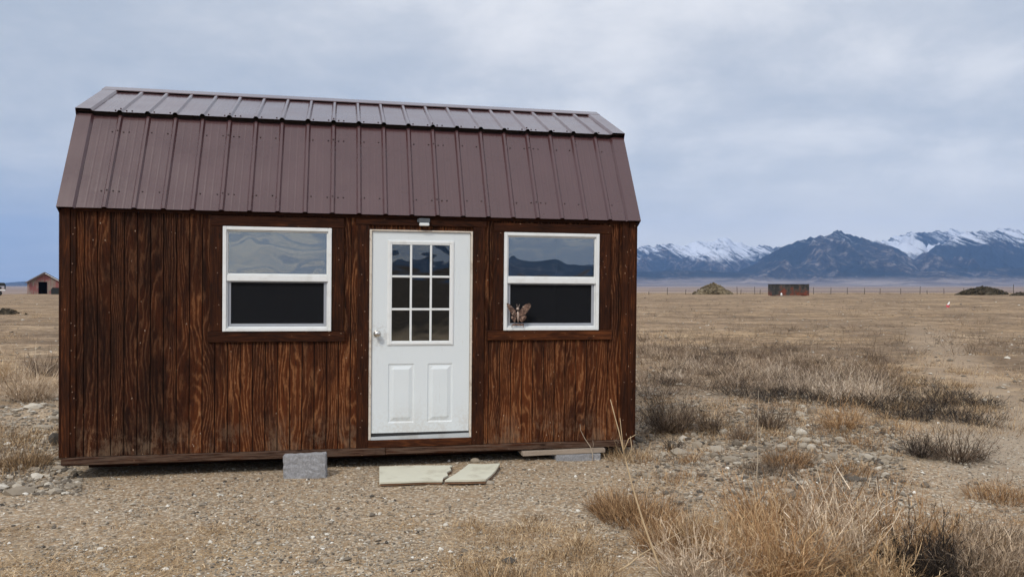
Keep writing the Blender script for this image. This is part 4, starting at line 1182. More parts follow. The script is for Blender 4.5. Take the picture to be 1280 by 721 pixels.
def plant_geo(cx_, cy_, rad, hgt, n_, style):
    """returns verts, faces, tones of a dry plant around (cx, cy)"""
    out = []; lift = rng.uniform(-.22, .22)
    a = rng.uniform(0, 6.283, n_); r_ = rad * np.sqrt(rng.uniform(0, 1, n_))
    if style == 'grass':      # fine upright straw
        b = np.stack([cx_ + r_ * np.cos(a), cy_ + r_ * np.sin(a)], -1)
        lean = .30 + .5 * r_ / rad
        dd = np.stack([np.cos(a) * lean + rng.normal(0, .28, n_), np.sin(a) * lean + rng.normal(0, .28, n_), np.ones(n_)], -1)
        L = hgt * rng.uniform(.45, 1.15, n_) * (1 - .35 * (r_ / rad) ** 2)
        base = np.stack([b[:, 0], b[:, 1], ground_h(b[:, 0], b[:, 1]) - .005], -1)
        P, W = grow(base, dd, L, 5, .40, .14, .0021, .20)
        out.append((P, W, rng.beta(.8, .9, n_)))
    elif style == 'litter':   # short straws lying flat
        b = np.stack([cx_ + r_ * np.cos(a), cy_ + r_ * np.sin(a)], -1); q = rng.uniform(0, 6.283, n_)
        dd = np.stack([np.cos(q), np.sin(q), rng.uniform(0, .30, n_)], -1)
        base = np.stack([b[:, 0], b[:, 1], ground_h(b[:, 0], b[:, 1]) + .004], -1)
        P, W = grow(base, dd, hgt * rng.uniform(.4, 1.2, n_), 3, .4, 0, .0016, .2)
        out.append((P, W, rng.uniform(.25, 1, n_)))
    elif style == 'brush':    # woody scrub: stems from a crown, twigs off the stems
        n1 = max(8, n_ // 6)
        a1 = rng.uniform(0, 6.283, n1); r1 = rad * .35 * np.sqrt(rng.uniform(0, 1, n1))
        bx_, by_ = cx_ + r1 * np.cos(a1), cy_ + r1 * np.sin(a1)
        base = np.stack([bx_, by_, ground_h(bx_, by_) - .01], -1)
        sp = rng.uniform(.1, 1.15, n1) * rad / hgt
        dd = np.stack([np.cos(a1) * sp, np.sin(a1) * sp, rng.uniform(.6, 1.0, n1)], -1)
        L = np.hypot(hgt, rad * .8) * rng.uniform(.6, 1.0, n1)
        P, W = grow(base, dd, L, 6, .45, .05, .0042, .24)
        out.append((P, W, rng.uniform(.1, .8, n1)))
        ns = n_ - n1; idx = rng.integers(0, n1, ns); tt = rng.uniform(.2, .98, ns)
        fi = tt * 5; i0 = np.minimum(fi.astype(int), 4); fr_ = (fi - i0)[:, None]
        st_ = P[idx, i0] * (1 - fr_) + P[idx, i0 + 1] * fr_
        sd_ = P[idx, i0 + 1] - P[idx, i0]; sd_ /= np.linalg.norm(sd_, axis=1)[:, None] + 1e-9
        dd2 = sd_ + rng.normal(0, .55, (ns, 3)) + np.array([0, 0, .25])
        P2, W2_ = grow(st_, dd2, hgt * rng.uniform(.15, .48, ns), 4, .5, .0, .0023, .28)
        out.append((P2, W2_, rng.uniform(.2, 1, ns)))
        # third order curls
        n3_ = ns // 2; idx = rng.integers(0, ns, n3_)
        P3, W3 = grow(P2[idx, 1], rng.normal(0, 1, (n3_, 3)) + np.array([0, 0, .4]), hgt * rng.uniform(.08, .2, n3_), 3, .7, 0, .0017, .4)
        out.append((P3, W3, rng.uniform(.2, 1, n3_)))
    V = []; F = []; T = []; off = 0
    for P, W, tn in out:
        v, f = ribbons(P, W); V.append(v); F.append(f + off); off += len(v); T.append(np.repeat(tn, P.shape[1] * 2))
    V = np.vstack(V)
    V[:, 2] = np.maximum(V[:, 2], ground_h(V[:, 0], V[:, 1]) - .01)
    return V, np.vstack(F), np.clip(np.concatenate(T) + lift, 0, 1)

M['straw'] = toned('golden_dry_straw', [(0, (.085, .050, .026)), (.4, (.29, .185, .095)), (.8, (.52, .36, .20)), (1, (.72, .56, .36))], .8)
M['rust'] = toned('reddish_dry_weed', [(0, (.070, .038, .020)), (.4, (.26, .145, .066)), (.8, (.47, .29, .145)), (1, (.62, .44, .25))], .8)
M['bleach'] = toned('bleached_grey_scrub', [(0, (.075, .052, .034)), (.4, (.29, .210, .142)), (.8, (.52, .40, .28)), (1, (.76, .62, .46))], .85)
M['pale'] = toned('pale_silvery_scrub', [(0, (.16, .115, .080)), (.4, (.42, .325, .235)), (.8, (.64, .52, .40)), (1, (.82, .71, .57))], .85)
M['brown'] = toned('brown_dead_scrub', [(0, (.045, .030, .020)), (.5, (.14, .095, .062)), (1, (.29, .21, .15))], .85)
M['char'] = toned('dark_dead_scrub', [(0, (.012, .009, .007)), (.6, (.038, .028, .022)), (1, (.11, .082, .062))], .9)

def plant(px, py, wpx, hpx, n_, style, mat, label, cat='dry shrub', name='dry_shrub'):
    X, Y, Z = gp(px, py); rad = wpx / 2 / FPX * Y; hgt = hpx / FPX * Y
    V, F, T = plant_geo(X, Y, rad, hgt, n_, style)
    V = V - np.array([X, Y, Z])
    o = mesh_obj(name, V, F, M[mat], attrs={'tone': T}); o.location = (X, Y, Z)
    tag(o, label, cat); return o

fg = [
 (798, 650, 96, 44, 1200, 'grass', 'rust', 'rusty gold grass clump nearest the cabin right corner, crossed by the pale stalk', 'dry_grass_clump'),
 (848, 685, 100, 50, 1200, 'grass', 'rust', 'rusty grass clump just right of the leaning pale stalk', 'dry_grass_clump'),
 (905, 688, 110, 56, 1100, 'grass', 'straw', 'golden grass clump below the tall thin upright stalk', 'dry_grass_clump'),
 (768, 640, 60, 34, 700, 'grass', 'rust', 'small rusty grass tuft at the left end of the foreground growth', 'dry_grass_clump'),
 (958, 668, 110, 54, 1100, 'brush', 'rust', 'reddish dry weed behind the pale twiggy shrub', 'dry_shrub'),
 (880, 735, 150, 56, 1200, 'brush', 'bleach', 'grey tan tangled shrub at the bottom edge below the golden grass', 'dry_shrub'),
 (975, 735, 150, 84, 1500, 'brush', 'rust', 'tan tangled shrub at the bottom edge, left of the pale twiggy shrub', 'dry_shrub'),
 (1045, 722, 120, 92, 1100, 'brush', 'bleach', 'pale twiggy shrub with fanned bare stems in the foreground', 'dry_shrub'),
 (1040, 672, 110, 58, 1000, 'brush', 'rust', 'brown weed clump directly behind the pale twiggy shrub', 'dry_shrub'),
 (1128, 704, 140, 64, 1500, 'brush', 'rust', 'reddish brown shrub behind the dark shrub', 'dry_shrub'),
 (1155, 735, 110, 68, 1200, 'brush', 'char', 'dark dense shrub above the round pale rock at the bottom edge', 'dry_shrub'),
 (1100, 748, 100, 62, 900, 'brush', 'straw', 'golden weed at the bottom edge left of the round pale rock', 'dry_shrub'),
 (1240, 735, 140, 62, 2200, 'brush', 'bleach', 'pale curled scrub filling the bottom right corner', 'dry_shrub'),
 (1205, 690, 90, 48, 1000, 'grass', 'straw', 'straw tuft behind the pale curled scrub', 'dry_grass_clump'),
 (1262, 680, 70, 34, 700, 'grass', 'bleach', 'thin pale grass tuft at the right edge above the curled scrub', 'dry_grass_clump'),
 (640, 745, 150, 34, 800, 'grass', 'straw', 'low straw growth at the bottom edge right of centre', 'dry_grass_clump'),
 (735, 745, 120, 34, 700, 'grass', 'straw', 'low straw growth at the bottom edge left of the crossed stalks', 'dry_grass_clump'),
 (1250, 622, 80, 22, 700, 'grass', 'rust', 'orange grass patch at the right edge on the track', 'dry_grass_clump'),
 (838, 539, 84, 34, 1500, 'brush', 'brown', 'brown shrub just right of the cabin corner', 'dry_shrub'),
 (885, 541, 50, 24, 700, 'brush', 'brown', 'smaller brown shrub touching the right side of the corner shrub', 'dry_shrub'),
 (842, 562, 30, 11, 300, 'brush', 'char', 'small dark scrub on the gravel below the corner shrub', 'dry_shrub'),
 (785, 572, 60, 20, 500, 'grass', 'straw', 'straw tuft under the right corner of the cabin', 'dry_grass_clump'),
 (770, 568, 40, 24, 300, 'brush', 'bleach', 'grey curled twigs at the right corner of the cabin', 'dry_shrub'),
 (928, 548, 40, 16, 400, 'brush', 'brown', 'brown scrub between the pale rocks on the bank', 'dry_shrub'),
 (965, 536, 60, 24, 700, 'brush', 'brown', 'brown scrub behind and left of the rock pile', 'dry_shrub'),
 (1052, 536, 70, 26, 800, 'brush', 'rust', 'reddish scrub behind and right of the rock pile', 'dry_shrub'),
 (985, 580, 60, 24, 700, 'grass', 'rust', 'rusty grass tuft growing below the rock pile', 'dry_grass_clump'),
 (960, 590, 70, 18, 600, 'grass', 'brown', 'brown grass strip on the lower bank', 'dry_grass_clump'),
 (1062, 590, 60, 18, 500, 'grass', 'rust', 'orange brown tuft right of the lower bank', 'dry_grass_clump'),
 (1195, 574, 100, 22, 1300, 'brush', 'brown', 'isolated brown shrub beside the track at right', 'dry_shrub'),
 (1150, 570, 50, 26, 600, 'brush', 'char', 'dark twigs on the left side of the isolated brown shrub', 'dry_shrub'),
 (26, 582, 60, 24, 900, 'grass', 'straw', 'golden grass tuft at the left edge beside the cabin', 'dry_grass_clump'),
 (40, 500, 90, 34, 1900, 'brush', 'bleach', 'bleached grey shrub left of the cabin', 'dry_shrub'),
 (-8, 478, 50, 30, 900, 'brush', 'straw', 'tan shrub cut by the left edge of the photo', 'dry_shrub'),
 (55, 470, 60, 24, 900, 'brush', 'brown', 'brown scrub behind the bleached shrub left of the cabin', 'dry_shrub'),
]
for a in fg: plant(*a[:8], cat='dry grass' if a[8] == 'dry_grass_clump' else 'dry shrub', name=a[8])

def stuff_plants(name, specs, mat, label):
    Vs, Fs, Ts = [], [], []; off = 0
    for (X, Y, rad, hgt, n_, st_) in specs:
        V, F, T = plant_geo(X, Y, rad, hgt, n_, st_)
        Vs.append(V); Fs.append(F + off); Ts.append(T); off += len(V)
    o = mesh_obj(name, np.vstack(Vs), np.vstack(Fs), M[mat], attrs={'tone': np.concatenate(Ts)})
    tag(o, label=label, kind='stuff'); return o

def spots(n_, pxa, pxb, pya, pyb, fn=None):
    X, Y = sample_view(n_ * 6, pxa, pxb, pya, pyb)
    px = X / Y * FPX + 640; py = HORIZ + CAMH * FPX / Y
    ok = ~in_cabin(X, Y, .3)
    if fn is not None: ok &= fn(px, py, X, Y)
    X, Y = X[ok][:n_], Y[ok][:n_]; return X, Y
def band(cx0, cy0, cx1, cy1, hw):
    def f(px, py, X, Y):
        t = np.clip((px - cx0) / (cx1 - cx0), 0, 1); yc = cy0 + (cy1 - cy0) * t
        return (np.abs(py - yc) < hw * (.6 + .8 * vnoise(px / 40, py / 12, 3))) & (vnoise(px / 25 + 9, py / 9, 8) > .22)
    return f
# grey brush mass in the middle of the field
X, Y = spots(135, 795, 1100, 430, 530, band(795, 448, 1110, 488, 19))
stuff_plants('grey_brush', [(a, b, rng.uniform(.25, .6), rng.uniform(.07, .20), 190, 'brush') for a, b in zip(X, Y)], 'bleach', 'mass of bleached grey brush across the field right of the cabin')
X, Y = spots(95, 800, 1120, 425, 500, band(800, 442, 1120, 470, 26))
stuff_plants('brown_brush', [(a, b, rng.uniform(.25, .5), rng.uniform(.10, .22), 220, 'brush') for a, b in zip(X, Y)], 'brown', 'brown brush mixed through the grey brush right of the cabin')
X, Y = spots(230, 950, 1240, 465, 540, band(950, 476, 1235, 518, 20))
stuff_plants('dark_brush', [(a, b, rng.uniform(.18, .42), rng.uniform(.03, .085), 170, 'brush') for a, b in zip(X, Y)], 'char', 'dark dead brush at the right end of the brush mass')
X, Y = spots(90, 1000, 1235, 450, 530, band(1000, 462, 1235, 500, 24))
stuff_plants('straw_brush', [(a, b, rng.uniform(.15, .35), rng.uniform(.06, .16), 130, 'grass') for a, b in zip(X, Y)], 'straw', 'straw coloured growth along the edge of the dark brush')
X, Y = spots(46, 830, 1110, 455, 520, band(830, 462, 1110, 500, 14))
stuff_plants('pale_brush', [(a, b, rng.uniform(.16, .34), rng.uniform(.12, .25), 280, 'brush') for a, b in zip(X, Y)], 'pale', 'pale silvery tufts along the near side of the brush mass')
X, Y = spots(130, 820, 1200, 440, 530, band(820, 455, 1200, 508, 24))
stuff_plants('low_dark_brush', [(a, b, rng.uniform(.2, .4), rng.uniform(.04, .12), 200, 'brush') for a, b in zip(X, Y)], 'char', 'low dark growth between the pale tufts of the brush mass')
# low growth over the bank and among stones
X, Y = spots(150, 795, 1130, 500, 610, lambda px, py, X, Y: vnoise(X * 1.7, Y * 1.7, 12) > .45)
stuff_plants('bank_weeds', [(a, b, rng.uniform(.08, .20), rng.uniform(.04, .12), 60, 'grass') for a, b in zip(X, Y)], 'rust', 'low rusty weeds growing over the stony bank')
X, Y = spots(420, 790, 1290, 372, 560, lambda px, py, X, Y: vnoise(X * .5, Y * .5, 14) > .42)
stuff_plants('field_grass', [(a, b, rng.uniform(.15, .5), rng.uniform(.05, .13) * (1 + b / 60), 45, 'grass') for a, b in zip(X, Y)], 'straw', 'thin dry grass over the open field at right')
X, Y = spots(520, 790, 1290, 374, 500, lambda px, py, X, Y: vnoise(X * .22, Y * .3, 15) > .47)
stuff_plants('field_scrub', [(a, b, rng.uniform(.2, .6), rng.uniform(.06, .13) * (1 + b / 60), 60, 'brush') for a, b in zip(X, Y)], 'brown', 'low brown scrub dotted over the open field at right')
X, Y = spots(150, -20, 90, 372, 600, lambda px, py, X, Y: vnoise(X * .6, Y * .6, 24) > .36)
stuff_plants('left_field_grass', [(a, b, rng.uniform(.12, .4), rng.uniform(.05, .14) * (1 + b / 60), 60, 'grass') for a, b in zip(X, Y)], 'straw', 'dry grass over the ground left of the cabin')
# short straw lying and standing on the yard
X, Y = spots(260, -40, 1300, 640, 770, lambda px, py, X, Y: vnoise(X * 1.1 + 3, Y * 1.1, 33) > .56)
stuff_plants('yard_straw', [(a, b, rng.uniform(.06, .20), rng.uniform(.012, .045), 34, 'grass') for a, b in zip(X, Y)], 'straw', 'short straw tufts lying on the foreground gravel')
X, Y = spots(90, 560, 760, 650, 740, lambda px, py, X, Y: vnoise(X * 1.6, Y * 1.6, 36) > .35)
stuff_plants('centre_straw', [(a, b, rng.uniform(.06, .14), rng.uniform(.04, .09), 50, 'grass') for a, b in zip(X, Y)], 'straw', 'straw growth on the gravel right of centre')
X, Y = spots(60, 960, 1290, 600, 660)
stuff_plants('right_straw', [(a, b, rng.uniform(.06, .18), rng.uniform(.02, .07), 40, 'grass') for a, b in zip(X, Y)], 'rust', 'low rusty straw behind the foreground shrubs')

X, Y = spots(420, -60, 780, 655, 790, lambda px, py, X, Y: vnoise(X * 1.4 + 5, Y * 1.4, 37) > .42)
stuff_plants('straw_litter', [(a, b, rng.uniform(.08, .24), rng.uniform(.03, .07), 70, 'litter') for a, b in zip(X, Y)], 'straw', 'golden straw lying in patches on the near gravel')
X, Y = spots(150, 780, 1300, 590, 720)
stuff_plants('weed_litter', [(a, b, rng.uniform(.08, .24), rng.uniform(.03, .08), 70, 'litter') for a, b in zip(X, Y)], 'rust', 'broken stems lying among the foreground shrubs')
# ---- single stalks
M['stalk'] = simple('pale_dry_stalk', (.50, .37, .22), .7, 0, .25, 30)
M['stalk2'] = simple('grey_dry_stalk', (.42, .34, .25), .7, 0, .25, 30)
def stalk(pix, Yb, dY, r0, label, mat='stalk', twigs=()):
    """pix: photo places from the foot up; depth runs from Yb by dY"""
    n_ = len(pix)
    def P(px, py, t): 
        Y = Yb + dY * t; return Vector(((px - 640) / FPX * Y, Y, CAMH - (py - HORIZ) / FPX * Y))
    pts = [P(px, py, i / (n_ - 1)) for i, (px, py) in enumerate(pix)]
    b = pts[0].copy(); root = empty('dry_stalk', b); tag(root, label, 'stalk')
    MB().tube([p - b for p in pts], [r0 * (1 - .75 * i / (n_ - 1)) for i in range(n_)], 6).build('stem', M[mat], root, True)
    for tw in twigs:
        q_ = [P(px, py, t) - b for px, py, t in tw]
        MB().tube(q_, [r0 * .45 * (1 - .6 * i / (len(q_) - 1)) for i in range(len(q_))], 5).build('twig', M[mat], root, True)
Yb = gp(827, 735)[1]
stalk([(829, 728), (823, 704), (815, 683), (805, 655), (796, 626), (788, 598), (780, 566), (774, 540), (768, 518), (763, 499)], Yb, .05, .0066, 'tall pale stalk leaning left in front of the cabin right corner', 'stalk',
      [[(781, 570, .6), (778, 550, .62), (775, 522, .64)], [(780, 563, .6), (786, 548, .6), (795, 543, .6)], [(783, 575, .55), (790, 560, .55), (788, 545, .55)]])
Yb = gp(770, 726)[1]
stalk([(772, 714), (786, 706), (800, 694), (820, 682), (836, 674), (852, 664)], Yb, .10, .0048, 'pale stalk fallen low across the foot of the leaning stalk')
Yb = gp(945, 622)[1]
stalk([(945, 622), (946, 600), (947.5, 570), (947, 540), (948, 515), (948, 488)], Yb, .02, .0050, 'thin straight upright stalk left of the rock pile', 'stalk2', [[(947, 560, .4), (951, 545, .42), (952, 535, .44)]])
Yb = gp(757, 576)[1]
stalk([(741, 580), (741, 568), (738, 558), (731, 548), (726, 538), (725, 530)], Yb, .05, .0045, 'short crooked twig before the cabin wall left of its right corner', 'stalk2', [[(740, 562, .5), (742, 556, .5), (741, 550, .5)]])
Yb = gp(1012, 668)[1]
stalk([(1010, 664), (1020, 640), (1032, 615), (1046, 590), (1052, 580)], Yb, .15, .0050, 'pale stalk leaning right out of the foreground shrubs', 'stalk2')
Yb = gp(811, 518)[1]
stalk([(811, 518), (811, 500), (812, 480), (810, 462)], Yb, .05, .006, 'thin pale stalk standing by the brown shrub at the cabin corner', 'stalk2')
Yb = gp(1172, 716)[1]
stalk([(1178, 700), (1180, 680), (1177, 660), (1170, 645)], Yb, .1, .0042, 'forked pale twig rising through the dark shrub', 'stalk', [[(1180, 682, .3), (1190, 670, .4), (1196, 652, .5)], [(1178, 690, .2), (1160, 676, .3), (1148, 664, .4)]])
for pts_, lb in (([(1052, 716), (1040, 690), (1022, 672), (1008, 655), (1001, 645)], 'outer left fanned stem of the pale twiggy shrub'),
                 ([(1056, 716), (1046, 686), (1034, 668), (1026, 652), (1022, 642)], 'middle fanned stem of the pale twiggy shrub'),
                 ([(1084, 716), (1078, 690), (1070, 670), (1066, 650), (1068, 632)], 'upright stem at the right of the pale twiggy shrub')):
    stalk(pts_, gp(1052, 722)[1] - .1, .1, .0045, lb, 'stalk', [[(pts_[2][0], pts_[2][1], .5), (pts_[2][0] + 10, pts_[2][1] - 16, .6), (pts_[2][0] + 11, pts_[2][1] - 30, .7)]])

# ------------------------------------------------------------------ FAR THINGS
def at(px, py):
    X, Y, Z = gp(px, py); return Vector((X, Y, Z))
# ---- fence
M['post'] = simple('dark_weathered_post', (.060, .048, .040), .9, 0, .3, 3)
fence = empty('wire_fence', at(1000, 368.8)); tag(fence, 'long wire fence of thin dark posts crossing the field before the mountains', 'fence')
fo = fence.location
posts = [(811, 4), (834, 8.5), (857, 6), (879, 6), (900, 7), (921.5, 9), (926, 6), (943.5, 9), (950, 6), (975, 8), (997, 8), (1017, 8), (1038.5, 8), (1059, 8), (1080.5, 7.5), (1100, 7), (1126, 7), (1150, 9), (1159, 5), (1180, 7), (1205, 7), (1235, 7), (1267, 11)]
FY = 137.0; tops = []
for px, hp in posts:
    yy = FY + random.uniform(-1, 1); X_ = (px - 640) / FPX * yy; Z_ = gz(X_, yy); hh = hp / FPX * yy * 1.05
    tlt = random.uniform(-.05, .05)
    q = [(X_ - fo.x, yy - fo.y, Z_ - .1 - fo.z), (X_ - fo.x + tlt, yy - fo.y, Z_ + hh - fo.z)]
    MB().tube(q, [.05, .042], 7).build('post', M['post'], fence); tops.append((X_ - fo.x, yy - fo.y, Z_ - fo.z))
for hh in (.35, .65, .95):
    MB().tube([(a, b, c + hh) for a, b, c in tops], .012, 4).build('wire', M['post'], fence)
# brush along the fence
X = rng.uniform(18, 98, 90); Y = rng.normal(135, 1.2, 90)
stuff_plants('fence_line_brush', [(a, b, rng.uniform(.5, 1.4), rng.uniform(.15, .55), 40, 'brush') for a, b in zip(X, Y)], 'char', 'dark low brush growing along the fence line')
# ribbons of far plants need body: widen them by adding low dark clumps
def clump_mesh(cx_, cy_, rad, hgt, n_, s_):
    x = cx_ + rng.normal(0, rad * .42, n_); y = cy_ + rng.normal(0, rad * .35, n_)
    rr = np.hypot((x - cx_) / rad, (y - cy_) / rad)
    top = hgt * np.clip(1 - rr ** 1.6, .05, 1); z = top * rng.uniform(.55, 1.0, n_)
    return x, y, z
def mound(name, px, py, wpx, hpx, mat, label, cat, rub, seed, flat=1.0):
    """heap: eroded cone with lumps lying on it"""
    rs = np.random.default_rng(seed); p = at(px, py); wd = wpx / FPX * p.y; hh = hpx / FPX * p.y
    root = empty(name, p); tag(root, label, cat)
    nr_, na_ = 22, 56; V = []
    for i in range(nr_ + 1):
        for j in range(na_):
            a = 2 * math.pi * j / na_; r_ = i / nr_
            R_ = wd / 2 * r_ * (1 + .13 * math.sin(a * 3 + seed) + .07 * math.sin(a * 7 + 1))
            x_, y_ = math.cos(a) * R_, math.sin(a) * R_ * .8
            z_ = hh * (1 - r_) ** flat * (1 + .35 * (float(fbm(x_ * .9 + seed, y_ * .9, seed, 4)) ) ) - .15 * r_
            V.append((x_, y_, z_))
    F = [[i * na_ + j, i * na_ + (j + 1) % na_, (i + 1) * na_ + (j + 1) % na_, (i + 1) * na_ + j] for i in range(nr_) for j in range(na_)]
    mesh_obj('heap', V, F, M[mat], root)
    n_ = rub; a = rs.uniform(0, 6.283, n_); r_ = np.sqrt(rs.uniform(0, 1, n_))
    x_ = np.cos(a) * r_ * wd / 2; y_ = np.sin(a) * r_ * wd / 2 * .8; z_ = hh * (1 - r_) ** flat
    bv, bf = ICO1; s_ = rs.uniform(.05, .20, n_) * (wd / 6)
    VV = (bv[None] * (1 + rs.uniform(-.3, .3, (n_, len(bv), 1)))) * s_[:, None, None] + np.stack([x_, y_, z_], -1)[:, None]
    FF = (bf[None] + (np.arange(n_) * len(bv))[:, None, None]).reshape(-1, 3)
    o = mesh_obj('clods', VV.reshape(-1, 3), FF, M[mat], root, attrs={'tone': np.repeat(rs.uniform(0, 1, n_), len(bv))}); tag(o, kind='stuff')
    return root
def heap_mat(name, a, b, c):
    m, n = material(name); p = n.pos()
    q = n.noise(p, 1.6, 6, .7); q2 = n.noise(p, 7, 4, .7)
    col = n.ramp(n.m('ADD', n.m('MULTIPLY', q, .6), n.m('MULTIPLY', q2, .4)), [(.38, a), (.5, b), (.62, c)])
    finish(n, col, .95, 0, n.bump(n.m('ADD', q, q2), 1.0, .25), .1); return m
M['dirt'] = heap_mat('rubbly_earth', (.045, .036, .024), (.17, .135, .085), (.33, .27, .18))
M['darkheap'] = heap_mat('dark_brushy_earth', (.022, .019, .013), (.060, .050, .034), (.15, .12, .085))
mound('dirt_mound', 891, 368.4, 50, 14.5, 'dirt', 'grassy brown heap of rubble and earth beyond the field, left of the rusty container', 'dirt mound', 260, 3, .85)
mound('brush_mound', 1229, 369, 58, 10, 'darkheap', 'dark flat topped brush covered mound near the right edge', 'mound', 360, 6, .6)
mound('small_mound', 1275, 369.5, 24, 5, 'darkheap', 'small dark hump at the far right edge beside the brush mound', 'mound', 90, 8, .7)
mound('dark_debris_heap', 6, 392.5, 34, 8, 'darkheap', 'low dark debris heap at the left edge of the field', 'debris heap', 150, 11, .6)
mound('small_debris_heap', 32, 393.5, 8, 3, 'darkheap', 'tiny dark clump right of the dark debris heap', 'debris', 40, 12, .7)

# ---- rusty container
M['rusty'] = None
m, n = material('rusty_dark_steel'); p = n.obj(); q = n.noise(p, 1.3, 6, .65); px_, py_, pz_ = n.sep(p)
t = n.m('ADD', q, n.m('MULTIPLY', n.m('SUBTRACT', .9, pz_), .14))
c = n.ramp(t, [(.40, (.035, .036, .036)), (.52, (.075, .070, .062)), (.60, (.15, .050, .032)), (.72, (.22, .065, .040))])
c = n.mix(n.m('MULTIPLY', n.step(n.noise(n.vm('MULTIPLY', p, (4, 4, .3)), 1.5, 4, .6), .55, .7), .45), c, (.16, .15, .135))
finish(n, c, .8, .2, n.bump(q, .5, .05), .3); M['rusty'] = m
p = at(985.5, 369.6); k_ = p.y / FPX; Lc = 45 * k_; Hc = 14.6 * k_; Dc = 2.4
cont = empty('metal_container', p, R(-3)); tag(cont, 'low rusty dark metal container standing in the field before the mountains', 'container')
wall = .07
mb = MB(); mb.box(-Lc / 2, Lc / 2, -Dc / 2, Dc / 2, .08, .20)
mb.build('container_floor', M['rusty'], cont)
for (a, b, c_, d_) in ((-Lc / 2, Lc / 2, -Dc / 2, -Dc / 2 + wall), (-Lc / 2, Lc / 2, Dc / 2 - wall, Dc / 2), (-Lc / 2, -Lc / 2 + wall, -Dc / 2 + wall, Dc / 2 - wall), (Lc / 2 - wall, Lc / 2, -Dc / 2 + wall, Dc / 2 - wall)):
    MB().box(a, b, c_, d_, .2, Hc - .08).build('side_wall', M['rusty'], cont)
MB().box(-Lc / 2 - .03, Lc / 2 + .03, -Dc / 2 - .04, -Dc / 2 + wall, Hc - .079, Hc).build('top_rail', M['rusty'], cont)
MB().box(-Lc / 2 - .03, Lc / 2 + .03, Dc / 2 - wall, Dc / 2 + .04, Hc - .079, Hc).build('top_rail', M['rusty'], cont)
for i in range(13):
    a = -Lc / 2 + .05 + i * (Lc - .2) / 12
    MB().box(a, a + .10, -Dc / 2 - .06, -Dc / 2 - .001, .15, Hc - .08).build('rib', M['rusty'], cont)
for a in (-Lc / 2 + .3, Lc / 2 - .5): MB().box(a, a + .2, -Dc / 2 + .1, Dc / 2 - .1, -.1, .08).build('skid', M['rusty'], cont)
M['white2'] = simple('white_plastic', (.75, .75, .73), .5)
q = at(976.5, 370.0); jug = MB(); kk = q.y / FPX
jug.tube([(0, 0, 0), (0, 0, 2.4 * kk), (0, 0, 3.4 * kk), (0, 0, 3.9 * kk)], [1.1 * kk, 1.15 * kk, .8 * kk, .35 * kk], 12)
o = jug.build('white_drum', M['white2'], None, True); o.location = q + Vector((0, -.1, 0)); tag(o, 'small white drum standing against the rusty metal container', 'drum')

# ---- pink marker
M['pink'] = simple('faded_red_plastic', (.62, .13, .15), .6, 0, .2, 20)
p = at(1184.5, 385.5); k_ = p.y / FPX * .60; mk = empty('marker_flag', p); tag(mk, 'small red and white marker on a stake in the field at right', 'marker')
MB().tube([(0, 0, -.05), (.03, 0, 9 * k_), (.10, 0, 13 * k_)], [.022, .02, .015], 6).build('stake', M['white2'], mk)
v = []; f = []
nn_ = 8
for i in range(nn_):
    for j in range(4):
        v.append((-3.2 * k_ + 6.6 * k_ * i / (nn_ - 1), .05 * math.sin(i * 1.4) - .03, (2.2 + 5.2 * j / 3 + .8 * math.sin(i * 1.1)) * k_ * (1 if j else 1.0)))
for i in range(nn_ - 1):
    for j in range(3): f.append([i * 4 + j, i * 4 + j + 1, i * 4 + j + 5, i * 4 + j + 4])
fl = mesh_obj('ribbon', v, f, M['pink'], mk); so_ = fl.modifiers.new('thick', 'SOLIDIFY'); so_.thickness = .01
MB().tube([(-.02, -.03, 7.5 * k_), (.07, -.03, 10 * k_), (.12, -.02, 14 * k_)], [.05, .06, .02], 6).build('white_tip', M['white2'], mk)

# ---- barn
m, n = material('faded_red_barn_boards'); p = n.obj(); bx_, by_, bz_ = n.sep(p)
q = n.noise(n.vm('MULTIPLY', p, (3, 3, .6)), 1.0, 5, .65); q2 = n.noise(p, .5, 3, .5)
c = n.mix(n.step(n.m('ADD', n.m('MULTIPLY', q, .5), n.m('MULTIPLY', q2, .5)), .42, .54), (.25, .095, .090), (.27, .22, .18))
c = n.mix(n.m('MULTIPLY', n.step(bx_, 1.0, 2.4), .6), c, (.33, .085, .080))
finish(n, c, .9, 0, n.bump(q, .5, .03), .2); M['barn'] = m
M['barnroof'] = simple('dark_worn_shingles', (.085, .060, .055), .9, 0, .3, 2, bumpd=.03)
p = at(56.3, 367.4); k_ = p.y / FPX; bw = 17.8 * k_; eh = 15.0 * k_; ah = 26.0 * k_; bd = 5.0
barn = empty('barn', p, R(33)); tag(barn, 'small faded red gabled barn with open dark doorway far left in the field', 'barn')
d0, d1, dh = -7.2 * k_, 2.4 * k_, 15.2 * k_
fw = MB()
fw.prism([(-bw, -.1), (d0, -.1), (d0, dh), (-bw + (ah - eh) * 0, eh)], 0, .12, 'y')
fw.prism([(d1, -.1), (bw, -.1), (bw, eh), (d1, dh)], 0, .12, 'y')
fw.prism([(-bw, eh), (d0, dh), (d1, dh), (bw, eh), (0, ah)], .001, .119, 'y')
fw.build('front_wall', M['barn'], barn)
MB().box(-bw, -bw + .12, .12, bd, -.1, eh).build('side_wall', M['barn'], barn)
MB().box(bw - .12, bw, .12, bd, -.1, eh).build('side_wall', M['barn'], barn)
MB().prism([(-bw + .12, -.1), (bw - .12, -.1), (bw - .12, eh), (0, ah - .1), (-bw + .12, eh)], bd - .12, bd, 'y').build('back_wall', M['barn'], barn)
sl_ = (ah - eh) / bw
